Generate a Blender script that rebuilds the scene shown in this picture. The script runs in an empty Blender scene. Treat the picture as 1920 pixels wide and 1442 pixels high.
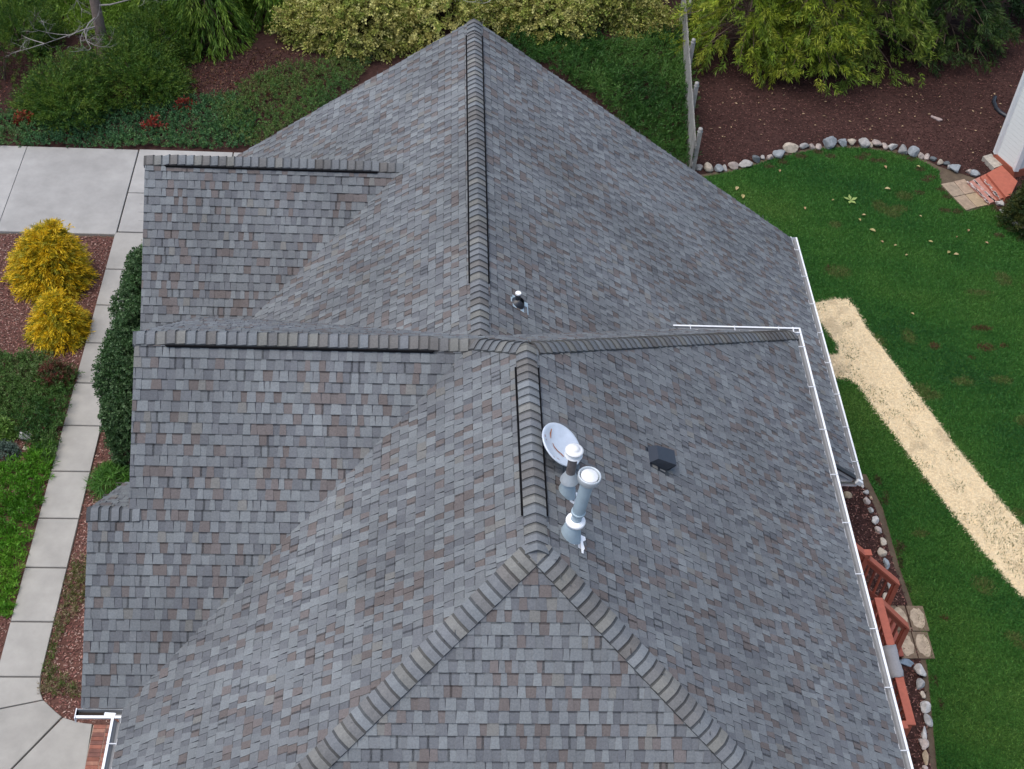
import bpy, math, random
import numpy as np
from mathutils import Matrix
# ------------------------------------------------------------------ camera, world, sun, exposure
SC = bpy.context.scene
CO = SC.collection
CAM = np.array([-1.3237, -12.7202, 20.9197])
RT = np.array([0.9976779, -0.02995776, 0.06116642])
UP = np.array([-0.02119478, 0.71691904, 0.69683418])
FW = np.array([0.06472696, 0.69651247, -0.7146193])
FPX = 2561.6
cd = bpy.data.cameras.new('camera'); cam = bpy.data.objects.new('camera', cd); CO.objects.link(cam)
m = Matrix.Identity(4)
for i in range(3):
    m[i][0] = RT[i]; m[i][1] = UP[i]; m[i][2] = -FW[i]; m[i][3] = CAM[i]
cam.matrix_world = m
cd.sensor_fit = 'HORIZONTAL'; cd.sensor_width = 36; cd.lens = FPX/1920*36
cd.clip_start = .5; cd.clip_end = 600
SC.camera = cam
W = bpy.data.worlds.new("World"); SC.world = W; W.use_nodes = True
wn = W.node_tree.nodes; wl = W.node_tree.links
SUN_EL, SUN_ROT = math.radians(70), math.radians(-105)
sky = wn.new('ShaderNodeTexSky'); sky.sky_type = 'NISHITA'; sky.sun_disc = False
sky.sun_elevation = SUN_EL; sky.sun_rotation = SUN_ROT
sky.air_density = 1.0; sky.dust_density = 2.5; sky.ozone_density = 1.0
wl.new(sky.outputs[0], wn['Background'].inputs[0]); wn['Background'].inputs[1].default_value = .14
sd = bpy.data.lights.new('sun', 'SUN'); sd.energy = 1.4; sd.angle = math.radians(55); sd.color = (1, .94, .86)
so = bpy.data.objects.new('sun', sd); CO.objects.link(so)
so.rotation_euler = (math.pi/2-SUN_EL, 0, math.pi-SUN_ROT)
vs = SC.view_settings; vs.view_transform = 'Standard'; vs.look = 'None'; vs.gamma = 1; vs.use_curve_mapping = False
vs.exposure = 0.62

# ------------------------------------------------------------------ helpers
rng = np.random.default_rng(7); random.seed(7)
ZR = 8.6                                    # height of the main ridge above the ground
A = np.array
def nrm(v):
    v = np.asarray(v, float); return v/np.maximum(np.linalg.norm(v, axis=-1, keepdims=True), 1e-9)
def at(px, py, z=0.):                       # ground (or level z) point seen at a photo pixel
    d = FW + RT*(px-960)/FPX - UP*(py-721)/FPX
    return CAM + d*((z-CAM[2])/d[2])
def atpl(px, py, n, c):                     # point on plane n.p = c
    d = FW + RT*(px-960)/FPX - UP*(py-721)/FPX; n = A(n, float)
    return CAM + d*((c-CAM@n)/(d@n))
def tag(o, label=None, cat=None, group=None, kind=None):
    if label: o['label'] = label
    if cat: o['category'] = cat
    if group: o['group'] = group
    if kind: o['kind'] = kind
    return o
def thing(name, loc, label, cat, group=None):
    o = bpy.data.objects.new(name, None); CO.objects.link(o)
    o.location = tuple(float(a) for a in loc); o.empty_display_size = .2
    return tag(o, label, cat, group)
def wloc(o):
    v = np.zeros(3)
    while o is not None: v = v + A(o.location); o = o.parent
    return v
class MB:                                   # collects world-space faces with a colour per face
    def __init__(s): s.v = []; s.f = []; s.c = []; s.s = []
    def face(s, pts, col=(1, 1, 1), smooth=False):
        n = len(s.v); s.v.extend([tuple(map(float, p)) for p in pts]); s.f.append(tuple(range(n, n+len(pts)))); s.c.append(col); s.s.append(smooth)
    def mesh(s, V, F, col=(1, 1, 1), smooth=False):
        n = len(s.v); s.v.extend([tuple(map(float, p)) for p in V])
        for f in F: s.f.append(tuple(n+i for i in f)); s.c.append(col); s.s.append(smooth)
    def hexa(s, P, col=(1, 1, 1)):          # 8 points: bottom 4 ccw, top 4
        s.mesh(P, [(3, 2, 1, 0), (4, 5, 6, 7), (0, 1, 5, 4), (1, 2, 6, 5), (2, 3, 7, 6), (3, 0, 4, 7)], col)
    def box(s, a, b, col=(1, 1, 1)):
        x0, y0, z0 = a; x1, y1, z1 = b
        s.hexa([(x0, y0, z0), (x1, y0, z0), (x1, y1, z0), (x0, y1, z0), (x0, y0, z1), (x1, y0, z1), (x1, y1, z1), (x0, y1, z1)], col)
    def beam(s, p, q, w, h, col=(1, 1, 1), up=(0, 0, 1)):   # bar of section w (sideways) x h (along up)
        p, q = A(p, float), A(q, float); d = nrm(q-p); sd_ = nrm(np.cross(d, A(up, float))); u = np.cross(sd_, d)
        c = [(-w/2, -h/2), (w/2, -h/2), (w/2, h/2), (-w/2, h/2)]
        s.mesh([p+sd_*a+u*b for a, b in c]+[q+sd_*a+u*b for a, b in c],
               [(0, 1, 2, 3), (7, 6, 5, 4), (0, 4, 5, 1), (1, 5, 6, 2), (2, 6, 7, 3), (3, 7, 4, 0)], col)
    def prism(s, poly, z0, z1, col=(1, 1, 1)):
        n = len(poly); P = [(p[0], p[1], z0) for p in poly]+[(p[0], p[1], z1) for p in poly]
        s.mesh(P, [tuple(range(n-1, -1, -1)), tuple(range(n, 2*n))]+[(i, (i+1) % n, n+(i+1) % n, n+i) for i in range(n)], col)
    def tube(s, pts, rad, n=8, col=(1, 1, 1), cap=True):
        pts = [A(p, float) for p in pts]; V = []; F = []; ref = None
        for i, p in enumerate(pts):
            d = nrm(pts[min(i+1, len(pts)-1)]-pts[max(i-1, 0)])
            if ref is None: ref = A((1., 0, 0)) if abs(d[0]) < .8 else A((0, 1., 0))
            e1 = nrm(ref-d*(ref@d)); ref = e1; e2 = np.cross(d, e1)
            r = rad[i] if hasattr(rad, '__len__') else rad
            for k in range(n):
                t = 2*math.pi*k/n; V.append(p+(e1*math.cos(t)+e2*math.sin(t))*r)
        for i in range(len(pts)-1):
            for k in range(n): F.append((i*n+k, i*n+(k+1) % n, (i+1)*n+(k+1) % n, (i+1)*n+k))
        s.mesh(V, F, col, True)
        if cap: s.mesh(V[-n:], [tuple(range(n))], col); s.mesh(V[:n], [tuple(range(n-1, -1, -1))], col)
    def lathe(s, o, ax, prof, n=24, col=(1, 1, 1), smooth=True):   # prof: list of (radius, along)
        o = A(o, float); d = nrm(ax); e1 = nrm(np.cross(d, (0, 1, .01))); e2 = np.cross(d, e1); V = []; F = []
        for r, h in prof:
            for k in range(n):
                t = 2*math.pi*k/n; V.append(o+d*h+(e1*math.cos(t)+e2*math.sin(t))*max(r, 1e-4))
        for i in range(len(prof)-1):
            for k in range(n): F.append((i*n+k, i*n+(k+1) % n, (i+1)*n+(k+1) % n, (i+1)*n+k))
        s.mesh(V, F, col, smooth)
    def build(s, name, mat, parent=None):
        me = bpy.data.meshes.new(name); off = wloc(parent) if parent else np.zeros(3)
        me.from_pydata([tuple(A(v)-off) for v in s.v] if parent else s.v, [], s.f)
        cnt = np.array([len(f) for f in s.f]); c = np.ones((cnt.sum(), 4), np.float32)
        c[:, :3] = np.repeat(A(s.c, np.float32), cnt, axis=0)
        at_ = me.color_attributes.new('Col', 'FLOAT_COLOR', 'CORNER'); at_.data.foreach_set('color', c.ravel())
        me.polygons.foreach_set('use_smooth', np.array(s.s, bool))
        me.materials.append(mat); me.update()
        o = bpy.data.objects.new(name, me); CO.objects.link(o)
        if parent: o.parent = parent
        return o
def leaves(name, P, D, L, Wd, C, mat, parent=None, bend=.15, flat=None):
    # N rhombic leaves: base P, direction D, length L, width Wd, colour C (N,3)
    N = len(P); D = nrm(D); R = rng.normal(size=(N, 3)) if flat is None else flat+rng.normal(size=(N, 3))*.35
    S = nrm(np.cross(D, R)); U = np.cross(S, D); L = np.broadcast_to(L, N)[:, None]; Wd = np.broadcast_to(Wd, N)[:, None]
    off = wloc(parent) if parent else 0
    V = np.empty((N, 4, 3)); V[:, 0] = P; V[:, 1] = P+D*L*.45+S*Wd*.5+U*L*bend*.3; V[:, 2] = P+D*L-U*L*bend*.4; V[:, 3] = P+D*L*.45-S*Wd*.5+U*L*bend*.3
    V = (V-off).reshape(-1, 3).astype(np.float32)
    me = bpy.data.meshes.new(name); me.vertices.add(4*N); me.vertices.foreach_set('co', V.ravel())
    me.loops.add(4*N); me.loops.foreach_set('vertex_index', np.arange(4*N, dtype=np.int32))
    me.polygons.add(N); me.polygons.foreach_set('loop_start', np.arange(0, 4*N, 4, dtype=np.int32))
    me.polygons.foreach_set('loop_total', np.full(N, 4, np.int32))
    c = np.ones((4*N, 4), np.float32); c[:, :3] = np.repeat(np.clip(C, 0.002, 1), 4, axis=0)
    a = me.color_attributes.new('Col', 'FLOAT_COLOR', 'CORNER'); a.data.foreach_set('color', c.ravel())
    me.materials.append(mat); me.update(calc_edges=True)
    o = bpy.data.objects.new(name, me); CO.objects.link(o)
    if parent: o.parent = parent
    return o
def wnoise(x, y, sc, seed=0):               # cheap smooth 2-D noise in 0..1
    r = np.random.default_rng(seed); v = 0
    for k in range(7):
        a = r.uniform(0, 6.28); f = sc*r.uniform(.5, 1.9); v = v+np.sin((x*math.cos(a)+y*math.sin(a))*f+r.uniform(0, 6.28))
    return np.clip(.5+v/7*.9, 0, 1)
def inpoly(x, y, poly):
    r = np.zeros(len(x), bool); n = len(poly)
    for i in range(n):
        x0, y0 = poly[i][:2]; x1, y1 = poly[(i+1) % n][:2]
        if y0 == y1: continue
        c = ((y0 > y) != (y1 > y)) & (x < (x1-x0)*(y-y0)/(y1-y0)+x0); r ^= c
    return r
def scatter(poly, n, holes=()):
    q = A([p[:2] for p in poly], float); a, b = q.min(0), q.max(0)
    p = rng.uniform(a, b, size=(int(n), 2)); k = inpoly(p[:, 0], p[:, 1], q)
    for h in holes: k &= ~inpoly(p[:, 0], p[:, 1], h)
    return p[k]
def area(poly):
    q = A([p[:2] for p in poly], float); return float(np.prod(q.max(0)-q.min(0)))

# ------------------------------------------------------------------ materials
def mat(name, col=None, rough=.7, metal=0, noise=0., nscale=20, bump=0., bscale=60, attr=False, transl=0., spec=.5, detail=6, c2=None, stain=0.):
    M = bpy.data.materials.new(name); M.use_nodes = True; n = M.node_tree.nodes; l = M.node_tree.links
    b = n['Principled BSDF']; b.inputs['Roughness'].default_value = rough; b.inputs['Metallic'].default_value = metal
    b.inputs['Specular IOR Level'].default_value = spec
    geo = n.new('ShaderNodeNewGeometry')
    if attr:
        a = n.new('ShaderNodeAttribute'); a.attribute_name = 'Col'; src = a.outputs['Color']
        if col is not None:
            mx = n.new('ShaderNodeMix'); mx.data_type = 'RGBA'; mx.blend_type = 'MULTIPLY'; mx.inputs[0].default_value = 1
            l.new(src, mx.inputs[6]); mx.inputs[7].default_value = (*col, 1); src = mx.outputs[2]
    else:
        r = n.new('ShaderNodeRGB'); r.outputs[0].default_value = (*col, 1); src = r.outputs[0]
    if noise:
        t = n.new('ShaderNodeTexNoise'); t.inputs['Scale'].default_value = nscale; t.inputs['Detail'].default_value = detail
        t.inputs['Roughness'].default_value = .65
        l.new(geo.outputs['Position'], t.inputs['Vector'])
        mr = n.new('ShaderNodeMapRange'); mr.inputs[1].default_value = .25; mr.inputs[2].default_value = .75
        mr.inputs[3].default_value = 1-noise; mr.inputs[4].default_value = 1+noise
        l.new(t.outputs[0], mr.inputs[0])
        if c2 is not None:
            mr.inputs[3].default_value = 0; mr.inputs[4].default_value = 1
            mx = n.new('ShaderNodeMix'); mx.data_type = 'RGBA'; l.new(mr.outputs[0], mx.inputs[0]); l.new(src, mx.inputs[6]); mx.inputs[7].default_value = (*c2, 1); src = mx.outputs[2]
        else:
            mx = n.new('ShaderNodeVectorMath'); mx.operation = 'SCALE'; l.new(src, mx.inputs[0]); l.new(mr.outputs[0], mx.inputs['Scale']); src = mx.outputs[0]
    if stain:
        t3 = n.new('ShaderNodeTexNoise'); t3.inputs['Scale'].default_value = .55; t3.inputs['Detail'].default_value = 7
        l.new(geo.outputs['Position'], t3.inputs['Vector'])
        m3 = n.new('ShaderNodeMapRange'); m3.inputs[1].default_value = .3; m3.inputs[2].default_value = .7; m3.inputs[3].default_value = 1-stain; m3.inputs[4].default_value = 1+stain
        l.new(t3.outputs[0], m3.inputs[0]); v3 = n.new('ShaderNodeVectorMath'); v3.operation = 'SCALE'; l.new(src, v3.inputs[0]); l.new(m3.outputs[0], v3.inputs['Scale']); src = v3.outputs[0]
    l.new(src, b.inputs['Base Color'])
    if bump:
        t2 = n.new('ShaderNodeTexNoise'); t2.inputs['Scale'].default_value = bscale; t2.inputs['Detail'].default_value = 5
        l.new(geo.outputs['Position'], t2.inputs['Vector'])
        bp = n.new('ShaderNodeBump'); bp.inputs['Strength'].default_value = bump; bp.inputs['Distance'].default_value = .01
        l.new(t2.outputs[0], bp.inputs['Height']); l.new(bp.outputs[0], b.inputs['Normal'])
    if transl:
        tr = n.new('ShaderNodeBsdfTranslucent'); l.new(src, tr.inputs[0]); ms = n.new('ShaderNodeMixShader'); ms.inputs[0].default_value = transl
        l.new(b.outputs[0], ms.inputs[1]); l.new(tr.outputs[0], ms.inputs[2]); l.new(ms.outputs[0], n['Material Output'].inputs[0])
    return M
M_shingle = mat('shingle', attr=True, rough=.9, noise=.22, nscale=45, spec=.25, bump=.5, bscale=160, detail=9, stain=.16)
M_white = mat('white_paint', (.78, .79, .79), .4, noise=.06, nscale=6)
M_gutter = mat('white_aluminium', attr=True, rough=.4, noise=.08, nscale=9)
M_fascia = mat('fascia', attr=True, rough=.6)
M_dark = mat('underlay', (.05, .05, .055), .9)
M_black = mat('black_plastic', (.022, .027, .036), .38, noise=.2, nscale=12)
M_hood = mat('hood_paint', (.028, .034, .045), .35, noise=.12, nscale=12)
M_vent = mat('vent_plastic', (.006, .006, .007), .9, spec=.1)
M_brick = None
M_leaf = mat('leaf', attr=True, rough=.55, transl=.22, spec=.35)
M_bark = mat('bark', attr=True, rough=.9, noise=.3, nscale=18, bump=.6, bscale=40)
M_conc = mat('concrete', attr=True, rough=.85, noise=.14, nscale=2.6, bump=.2, bscale=120, detail=10, stain=.11)
M_chip = mat('chips', attr=True, rough=.9, spec=.2)
M_mulch = mat('mulch_soil', (.026, .013, .011), .95, noise=.5, nscale=9, c2=(.068, .034, .029), bump=1., bscale=30, spec=.15, stain=.3)
M_mulch2 = mat('mulch_soil_pale', (.07, .035, .028), .95, noise=.5, nscale=9, c2=(.15, .075, .06), bump=1., bscale=30, spec=.15)
M_soil = mat('soil', (.075, .055, .04), .95, noise=.5, nscale=5, c2=(.13, .10, .07), bump=1., bscale=22, spec=.15)
M_lawn = mat('lawn_soil', (.022, .07, .014), .95, noise=.5, nscale=3.5, c2=(.045, .11, .02), bump=1., bscale=45, spec=.1)
M_stone = mat('stone', attr=True, rough=.85, noise=.38, nscale=11, bump=.6, bscale=40, detail=8)
M_galv = mat('galvanised', (.52, .57, .60), .38, metal=.3, noise=.12, nscale=14)
M_pvc = mat('grey_metal_paint', (.37, .47, .53), .45, metal=.05, noise=.1, nscale=10)
M_brown = mat('brown_pipe', (.20, .175, .17), .5, metal=.3, noise=.35, nscale=10)
M_dish = None
M_deck = mat('redwood_stain', attr=True, rough=.7, noise=.16, nscale=16)
M_straw = mat('straw_base', (.78, .62, .38), .95, noise=.3, nscale=14, bump=1., bscale=60, spec=.1)
M_fence = mat('weathered_wood', attr=True, rough=.9, noise=.25, nscale=12, bump=.4, bscale=30)
M_cloth = mat('grey_cloth', (.30, .30, .31), .95, noise=.1, nscale=30)
M_redp = mat('red_paint', attr=True, rough=.75, noise=.2, nscale=10)
def brick_mat():
    M = bpy.data.materials.new('brick'); M.use_nodes = True; n = M.node_tree.nodes; l = M.node_tree.links
    g = n.new('ShaderNodeNewGeometry'); t = n.new('ShaderNodeTexBrick'); b = n['Principled BSDF']
    sep = n.new('ShaderNodeSeparateXYZ'); l.new(g.outputs['Position'], sep.inputs[0])
    ad = n.new('ShaderNodeMath'); l.new(sep.outputs[0], ad.inputs[0]); l.new(sep.outputs[1], ad.inputs[1])
    cb = n.new('ShaderNodeCombineXYZ'); l.new(ad.outputs[0], cb.inputs[0]); l.new(sep.outputs[2], cb.inputs[1]); l.new(cb.outputs[0], t.inputs[0])
    t.inputs['Color1'].default_value = (.24, .075, .045, 1); t.inputs['Color2'].default_value = (.16, .06, .045, 1); t.inputs['Mortar'].default_value = (.36, .31, .26, 1)
    t.inputs['Scale'].default_value = 1; t.inputs['Brick Width'].default_value = .21; t.inputs['Row Height'].default_value = .072; t.inputs['Mortar Size'].default_value = .008
    l.new(t.outputs[0], b.inputs['Base Color']); b.inputs['Roughness'].default_value = .85
    return M
M_brick = brick_mat()
def siding_mat():
    M = bpy.data.materials.new('siding'); M.use_nodes = True; n = M.node_tree.nodes; l = M.node_tree.links
    g = n.new('ShaderNodeNewGeometry'); sep = n.new('ShaderNodeSeparateXYZ'); l.new(g.outputs['Position'], sep.inputs[0]); b = n['Principled BSDF']
    mm = n.new('ShaderNodeMath'); mm.operation = 'FRACT'; mu = n.new('ShaderNodeMath'); mu.operation = 'MULTIPLY'; mu.inputs[1].default_value = 1/.13
    l.new(sep.outputs[2], mu.inputs[0]); l.new(mu.outputs[0], mm.inputs[0])
    bp = n.new('ShaderNodeBump'); bp.inputs['Distance'].default_value = .02; bp.inputs['Strength'].default_value = 1; bp.invert = True
    l.new(mm.outputs[0], bp.inputs['Height']); l.new(bp.outputs[0], b.inputs['Normal'])
    b.inputs['Base Color'].default_value = (.66, .68, .66, 1); b.inputs['Roughness'].default_value = .5
    return M
M_siding = siding_mat()

# ------------------------------------------------------------------ setting: ground, lawn, beds
def struct(o, kind='structure'): o['kind'] = kind; return o
def sheet(name, poly, z, M, parent=None):
    b = MB(); b.face([(p[0], p[1], z) for p in poly]); return struct(b.build(name, M))
G = lambda *ps: [at(x, y)[:2] for x, y in ps]
b = MB(); b.face([(-150, -120, 0), (150, -120, 0), (150, 200, 0), (-150, 200, 0)]); struct(b.build('ground', M_soil))
LAWN = [(6.0, -9), (7.55, -4), (7.62, -1.3), (7.95, .7), (8.0, 2.1), (7.95, 3.0), (7.95, 4.4), (7.8, 5.3), (6.6, 5.6), (6.3, 14.0)] + \
       G((1300, 336), (1345, 328), (1400, 316), (1445, 300), (1490, 289), (1530, 281), (1570, 277), (1620, 279), (1680, 287), (1720, 298), (1760, 320), (1765, 352), (1815, 398), (1862, 384), (1895, 420), (1935, 440)) + [(16, 13), (17, 6), (15, -6), (12, -9)]
sheet('lawn', LAWN, .004, M_lawn)
BEDB = G((1299, 330), (1345, 322), (1400, 308), (1445, 294), (1490, 284), (1530, 276), (1570, 271), (1620, 274), (1680, 281), (1720, 292), (1760, 312), (1830, 335), (1860, 385), (1895, 420), (1935, 440)) + [(18.5, 13), (19, 28), (6.2, 28), (5.75, 20), (5.45, 16.4)]
sheet('mulch_bed', BEDB, .008, M_mulch)
BEDR = [(4.6, -8), (7.3, -8), (7.45, -4), (7.5, -1.3), (7.85, .7), (7.9, 2.1), (7.85, 3.0), (7.8, 4.4), (7.65, 5.3), (6.3, 5.3), (6.0, 3.4), (4.6, 3.4)]
sheet('mulch_bed', BEDR, .008, M_mulch)
BEDL = [(-15, 12.17), (-8.0, 12.17), (-8.0, 12.0), (-7.8, -.1), (-7.3, -.45), (-6.75, -.56), (-4.6, -.56), (-4.6, 12), (-4.6, 12.1), (-8.5, 12.19)]
BEDL = [(-16, 12.17), (-6.3, 12.17), (-4.6, 6), (-4.6, -.56), (-6.75, -.57), (-16, -1.0)]
sheet('mulch_bed', BEDL, .004, M_mulch2)
BEDT = [(-18, 15.55), (4.6, 15.6), (5.5, 16.3), (6.2, 24), (6.5, 34), (-20, 34)]
sheet('mulch_bed', BEDT, .006, M_mulch)

# driveway and walkway: separate cast slabs with open joints over dark sand
def slabs(name, polys, z1, seed, cols):
    b = MB(); r = random.Random(seed)
    for i, p in enumerate(polys):
        k = r.uniform(.93, 1.05); c = tuple(a*k for a in cols)
        n = len(p); q = A(p, float); ce = q.mean(0); e = nrm(ce-q)*.012
        P0 = [(x, y, -.05) for x, y in q]; P1 = [(x, y, z1-.012) for x, y in q]; P2 = [(x, y, z1) for x, y in q+e]
        b.mesh(P0+P1+P2, [(j, (j+1) % n, n+(j+1) % n, n+j) for j in range(n)]+[(n+j, n+(j+1) % n, 2*n+(j+1) % n, 2*n+j) for j in range(n)]+[tuple(range(2*n, 3*n))], c)
    return struct(b.build(name, M_conc))
J = .014
def rect(x0, y0, x1, y1): return [(x0+J, y0+J), (x1-J, y0+J), (x1-J, y1-J), (x0+J, y1-J)]
drv = [rect(-11.27-2.72*k, 12.2, -8.53-2.72*k, 15.52) for k in (0, 1, 2)]
drv += [rect(-8.53, 13.78, -6.2, 15.54), rect(-8.53, 12.31, -6.2, 13.78), rect(-6.2, 12.31, -3.5, 15.54)]
slabs('driveway', drv, .07, 3, (.325, .318, .30))
ys = [.33, 1.465, 2.655, 3.81, 4.985, 6.2, 7.4, 8.6, 9.8, 11.0, 12.31]
wk = [rect(-8.58, ys[i], -7.80, ys[i+1]) for i in range(10)]
c0 = (-8.58, .33); 
arc = [(-7.81, .33), (-7.78, .1), (-7.61, -.19), (-7.44, -.33), (-7.22, -.47), (-6.99, -.54), (-6.75, -.56)]
wk += [[(-9.4, -.55), (-7.68, -.115), (-7.76, .05), (-7.81, .316), (-8.57, .316), (-10.4, .1), (-10.4, -.8)],
       [(-9.37, -.57), (-9.6, -2.2), (-8.3, -1.98), (-7.3, -.44), (-7.44, -.33), (-7.66, -.13)],
       [(-8.27, -1.98), (-8.1, -3.0), (-6.65, -3.0), (-6.77, -.575), (-6.99, -.55), (-7.27, -.455)]]
slabs('walkway', wk, .06, 5, (.31, .30, .275))

# lawn grass blades
def grass(name, poly, dens, lmin, lmax, wd, pal, seed, z=.004, holes=(), lean=.6, patch=.6, brown=None):
    p = scatter(poly, area(poly)*dens, holes); n = len(p)
    t = wnoise(p[:, 0], p[:, 1], 1.3, seed)*patch+wnoise(p[:, 0], p[:, 1], 4.5, seed+1)*(1-patch)*.7+rng.uniform(0, .3, n)
    pal = A(pal); i = np.clip(t*(len(pal)-1), 0, len(pal)-1.001); k = i.astype(int); f = (i-k)[:, None]
    C = pal[k]*(1-f)+pal[k+1]*f; C = C*rng.uniform(.7, 1.35, (n, 1))
    if brown is not None:
        for (bx, by, br, bc) in brown:
            d = np.hypot((p[:, 0]-bx)/br[0], (p[:, 1]-by)/br[1])+rng.normal(0, .18, n); q = d < 1; C[q] = A(bc)*rng.uniform(.7, 1.3, (q.sum(), 1))
    D = np.c_[rng.normal(0, lean, (n, 2)), np.ones(n)]
    return struct(leaves(name, np.c_[p, np.full(n, z)], D, rng.uniform(lmin, lmax, n), wd, C, M_leaf), 'stuff')
BR = []
for px, py, rx, ry in ((1840, 617, .26, .09), (1752, 650, .13, .12), (1848, 653, .2, .13), (1822, 672, .08, .05), (1880, 650, .1, .07), (1555, 505, .09, .09), (1770, 1160, .1, .05)):
    q = at(px, py); BR.append((q[0], q[1], (rx, ry), (.13, .065, .035)))
for k in range(26):                         # thin tan wear along the stone edging and by the pavers
    q = at(*[(1500, 296), (1560, 288), (1620, 290), (1690, 300), (1745, 335), (1755, 360), (1790, 390), (1870, 400), (1900, 440), (1480, 305)][k % 10]); BR.append((q[0]+rng.normal(0, .3), q[1]+rng.normal(0, .18), (.14, .09), (.12, .09, .045)))
for k in range(60):
    BR.append((rng.uniform(8.2, 15), rng.uniform(-2, 15), (rng.uniform(.1, .3), rng.uniform(.08, .25)), (.13, .17, .05)))
for k in range(24):
    BR.append((7.98+rng.normal(0, .07), rng.uniform(-2.5, 5.2), (.05, .12), (.10, .075, .04)))
GP = [(.020, .092, .028), (.040, .155, .032), (.068, .205, .036), (.13, .25, .05)]

# straw strip
STRAW = G((1517, 572), (1545, 566), (1566, 562), (1590, 562), (1603, 578), (1625, 618), (1655, 655), (1700, 716), (1745, 775), (1790, 838), (1835, 893), (1880, 948), (1930, 1002)) + [(12.5, 3.0), (12.5, 1.0)] + \
        G((1960, 1168), (1920, 1122), (1880, 1078), (1830, 1018), (1780, 955), (1730, 888), (1685, 828), (1640, 768), (1608, 722), (1592, 711), (1560, 708), (1545, 690), (1538, 666), (1572, 666), (1572, 650), (1552, 622), (1532, 600), (1512, 594))
grass('lawn_grass', LAWN, 3800, .035, .085, .012, GP, 11, brown=BR, holes=[STRAW])
sheet('straw_strip', STRAW, .012, M_straw)
p = scatter(STRAW, area(STRAW)*4500); n = len(p); t = wnoise(p[:, 0], p[:, 1], 2.6, 21)*.5+wnoise(p[:, 0], p[:, 1], 9, 22)*.5
ang = rng.uniform(0, 6.28, n); C = np.where((t > .66+.1*rng.random(n))[:, None], A((.66, .54, .35)), A((.84, .70, .46)))*rng.uniform(.75, 1.15, (n, 1))
p2 = p+rng.normal(0, .02, (n, 2))
struct(leaves('straw', np.c_[p2, rng.uniform(.014, .03, n)], np.c_[np.cos(ang), np.sin(ang), rng.normal(0, .06, n)], rng.uniform(.05, .14, n), .009, C, M_chip, flat=A((0, 0, 1.))), 'stuff')
p = scatter(STRAW, area(STRAW)*420); t = wnoise(p[:, 0], p[:, 1], 2.6, 31)*.5+wnoise(p[:, 0], p[:, 1], 6, 32)*.5; p = p[t > .60]; n = len(p)
struct(leaves('grass_sprouts', np.c_[p, np.full(n, .01)], np.c_[rng.normal(0, .6, (n, 2)), np.ones(n)], rng.uniform(.05, .09, n), .012, A((.10, .14, .045))*rng.uniform(.7, 1.3, (n, 1)), M_leaf), 'stuff')

# mulch chips
def chips(name, poly, dens, pal, z, ln=(.03, .075), holes=()):
    p = scatter(poly, area(poly)*dens, holes); n = len(p); pal = A(pal); C = pal[rng.integers(0, len(pal), n)]*rng.uniform(.6, 1.35, (n, 1))
    a = rng.uniform(0, 6.28, n)
    return struct(leaves(name, np.c_[p, rng.uniform(z, z+.03, n)], np.c_[np.cos(a), np.sin(a), rng.normal(0, .25, n)], rng.uniform(*ln, n), rng.uniform(.012, .03, n), C, M_chip, flat=A((0, 0, 1.))), 'stuff')
MP = [(.055, .023, .020), (.09, .039, .034), (.032, .014, .013), (.15, .075, .064), (.065, .029, .026)]
MPL = [(.22, .10, .08), (.30, .17, .14), (.13, .06, .05), (.36, .25, .21), (.19, .08, .07), (.10, .05, .042)]
vis = G((1295, 90), (1930, 60), (1930, 440), (1860, 385), (1830, 335), (1720, 292), (1570, 271), (1445, 294), (1299, 330))
chips('mulch', vis, 420, MP, .01)
chips('mulch', BEDR, 700, MPL[:3]+MP, .012)
chips('mulch', [(-12.5, 4), (-4.9, 4), (-4.9, 12.17), (-12.5, 12.17)], 900, MPL, .008, holes=[[(-8.6, 0), (-7.78, 0), (-7.78, 12.3), (-8.6, 12.3)]])
chips('mulch', [(-7.8, -.55), (-4.9, -.55), (-4.9, 4), (-7.8, 4)], 900, MPL, .008)
chips('mulch', [(-9.6, -1), (-8.6, -1), (-8.6, 1.6), (-9.6, 1.6)], 900, MPL, .008)
chips('mulch', G((-20, 140), (640, 110), (620, 200), (520, 230), (-20, 275)), 420, MP+[(.15, .05, .025), (.12, .055, .05)], .01)

# ------------------------------------------------------------------ house
house = thing('house', (0, 0, 0), 'large house under a grey asphalt shingle roof with crossing gables, filling the middle', 'house')
CX, HY = -5.1507, .516
SR, SL, SC_, SF, SN, S1, SB = .7195, .7088, .858, .8593, .98995, .7102, .9157
R1X, R1Z, R1Y = -.524, -1.1845, 9.9175
zL = lambda x, y: SL*x
zRt = lambda x, y: -SR*x
zFa = lambda x, y: -SF*y
zC = lambda x, y: -.4431-SC_*(HY-y)
zNe = lambda x, y: SN*(y+3.264)
zD = lambda x, y: zC(0, -1.255)-SC_*(y+1.255)
z1R = lambda x, y: R1Z-S1*(x-R1X)
z1L = lambda x, y: R1Z+S1*(x-R1X)
BY, BZ = 6.482, -2.0024
zBn = lambda x, y: BZ-SB*(BY-y)
zBf = lambda x, y: BZ-SB*(y-BY)
PAL = A([(.222, .240, .258), (.188, .200, .218), (.160, .168, .188), (.138, .145, .165), (.170, .145, .138), (.155, .127, .119), (.205, .202, .196), (.200, .216, .236)])
PAL[[4, 5]] = [(.166, .142, .141), (.152, .127, .123)]; PAL = (PAL*.86+PAL[:4].mean(0)*.14)*A((.80, .805, .775))
WT = A([.16, .26, .20, .08, .09, .07, .02, .12]); WT = WT/WT.sum()
CUP = np.cumsum([.23, .30, .11, .02, .07, .04, .04, .19]); CGP = np.cumsum([.07, .21, .26, .14, .12, .11, .01, .08])
EXP = .1435
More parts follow.
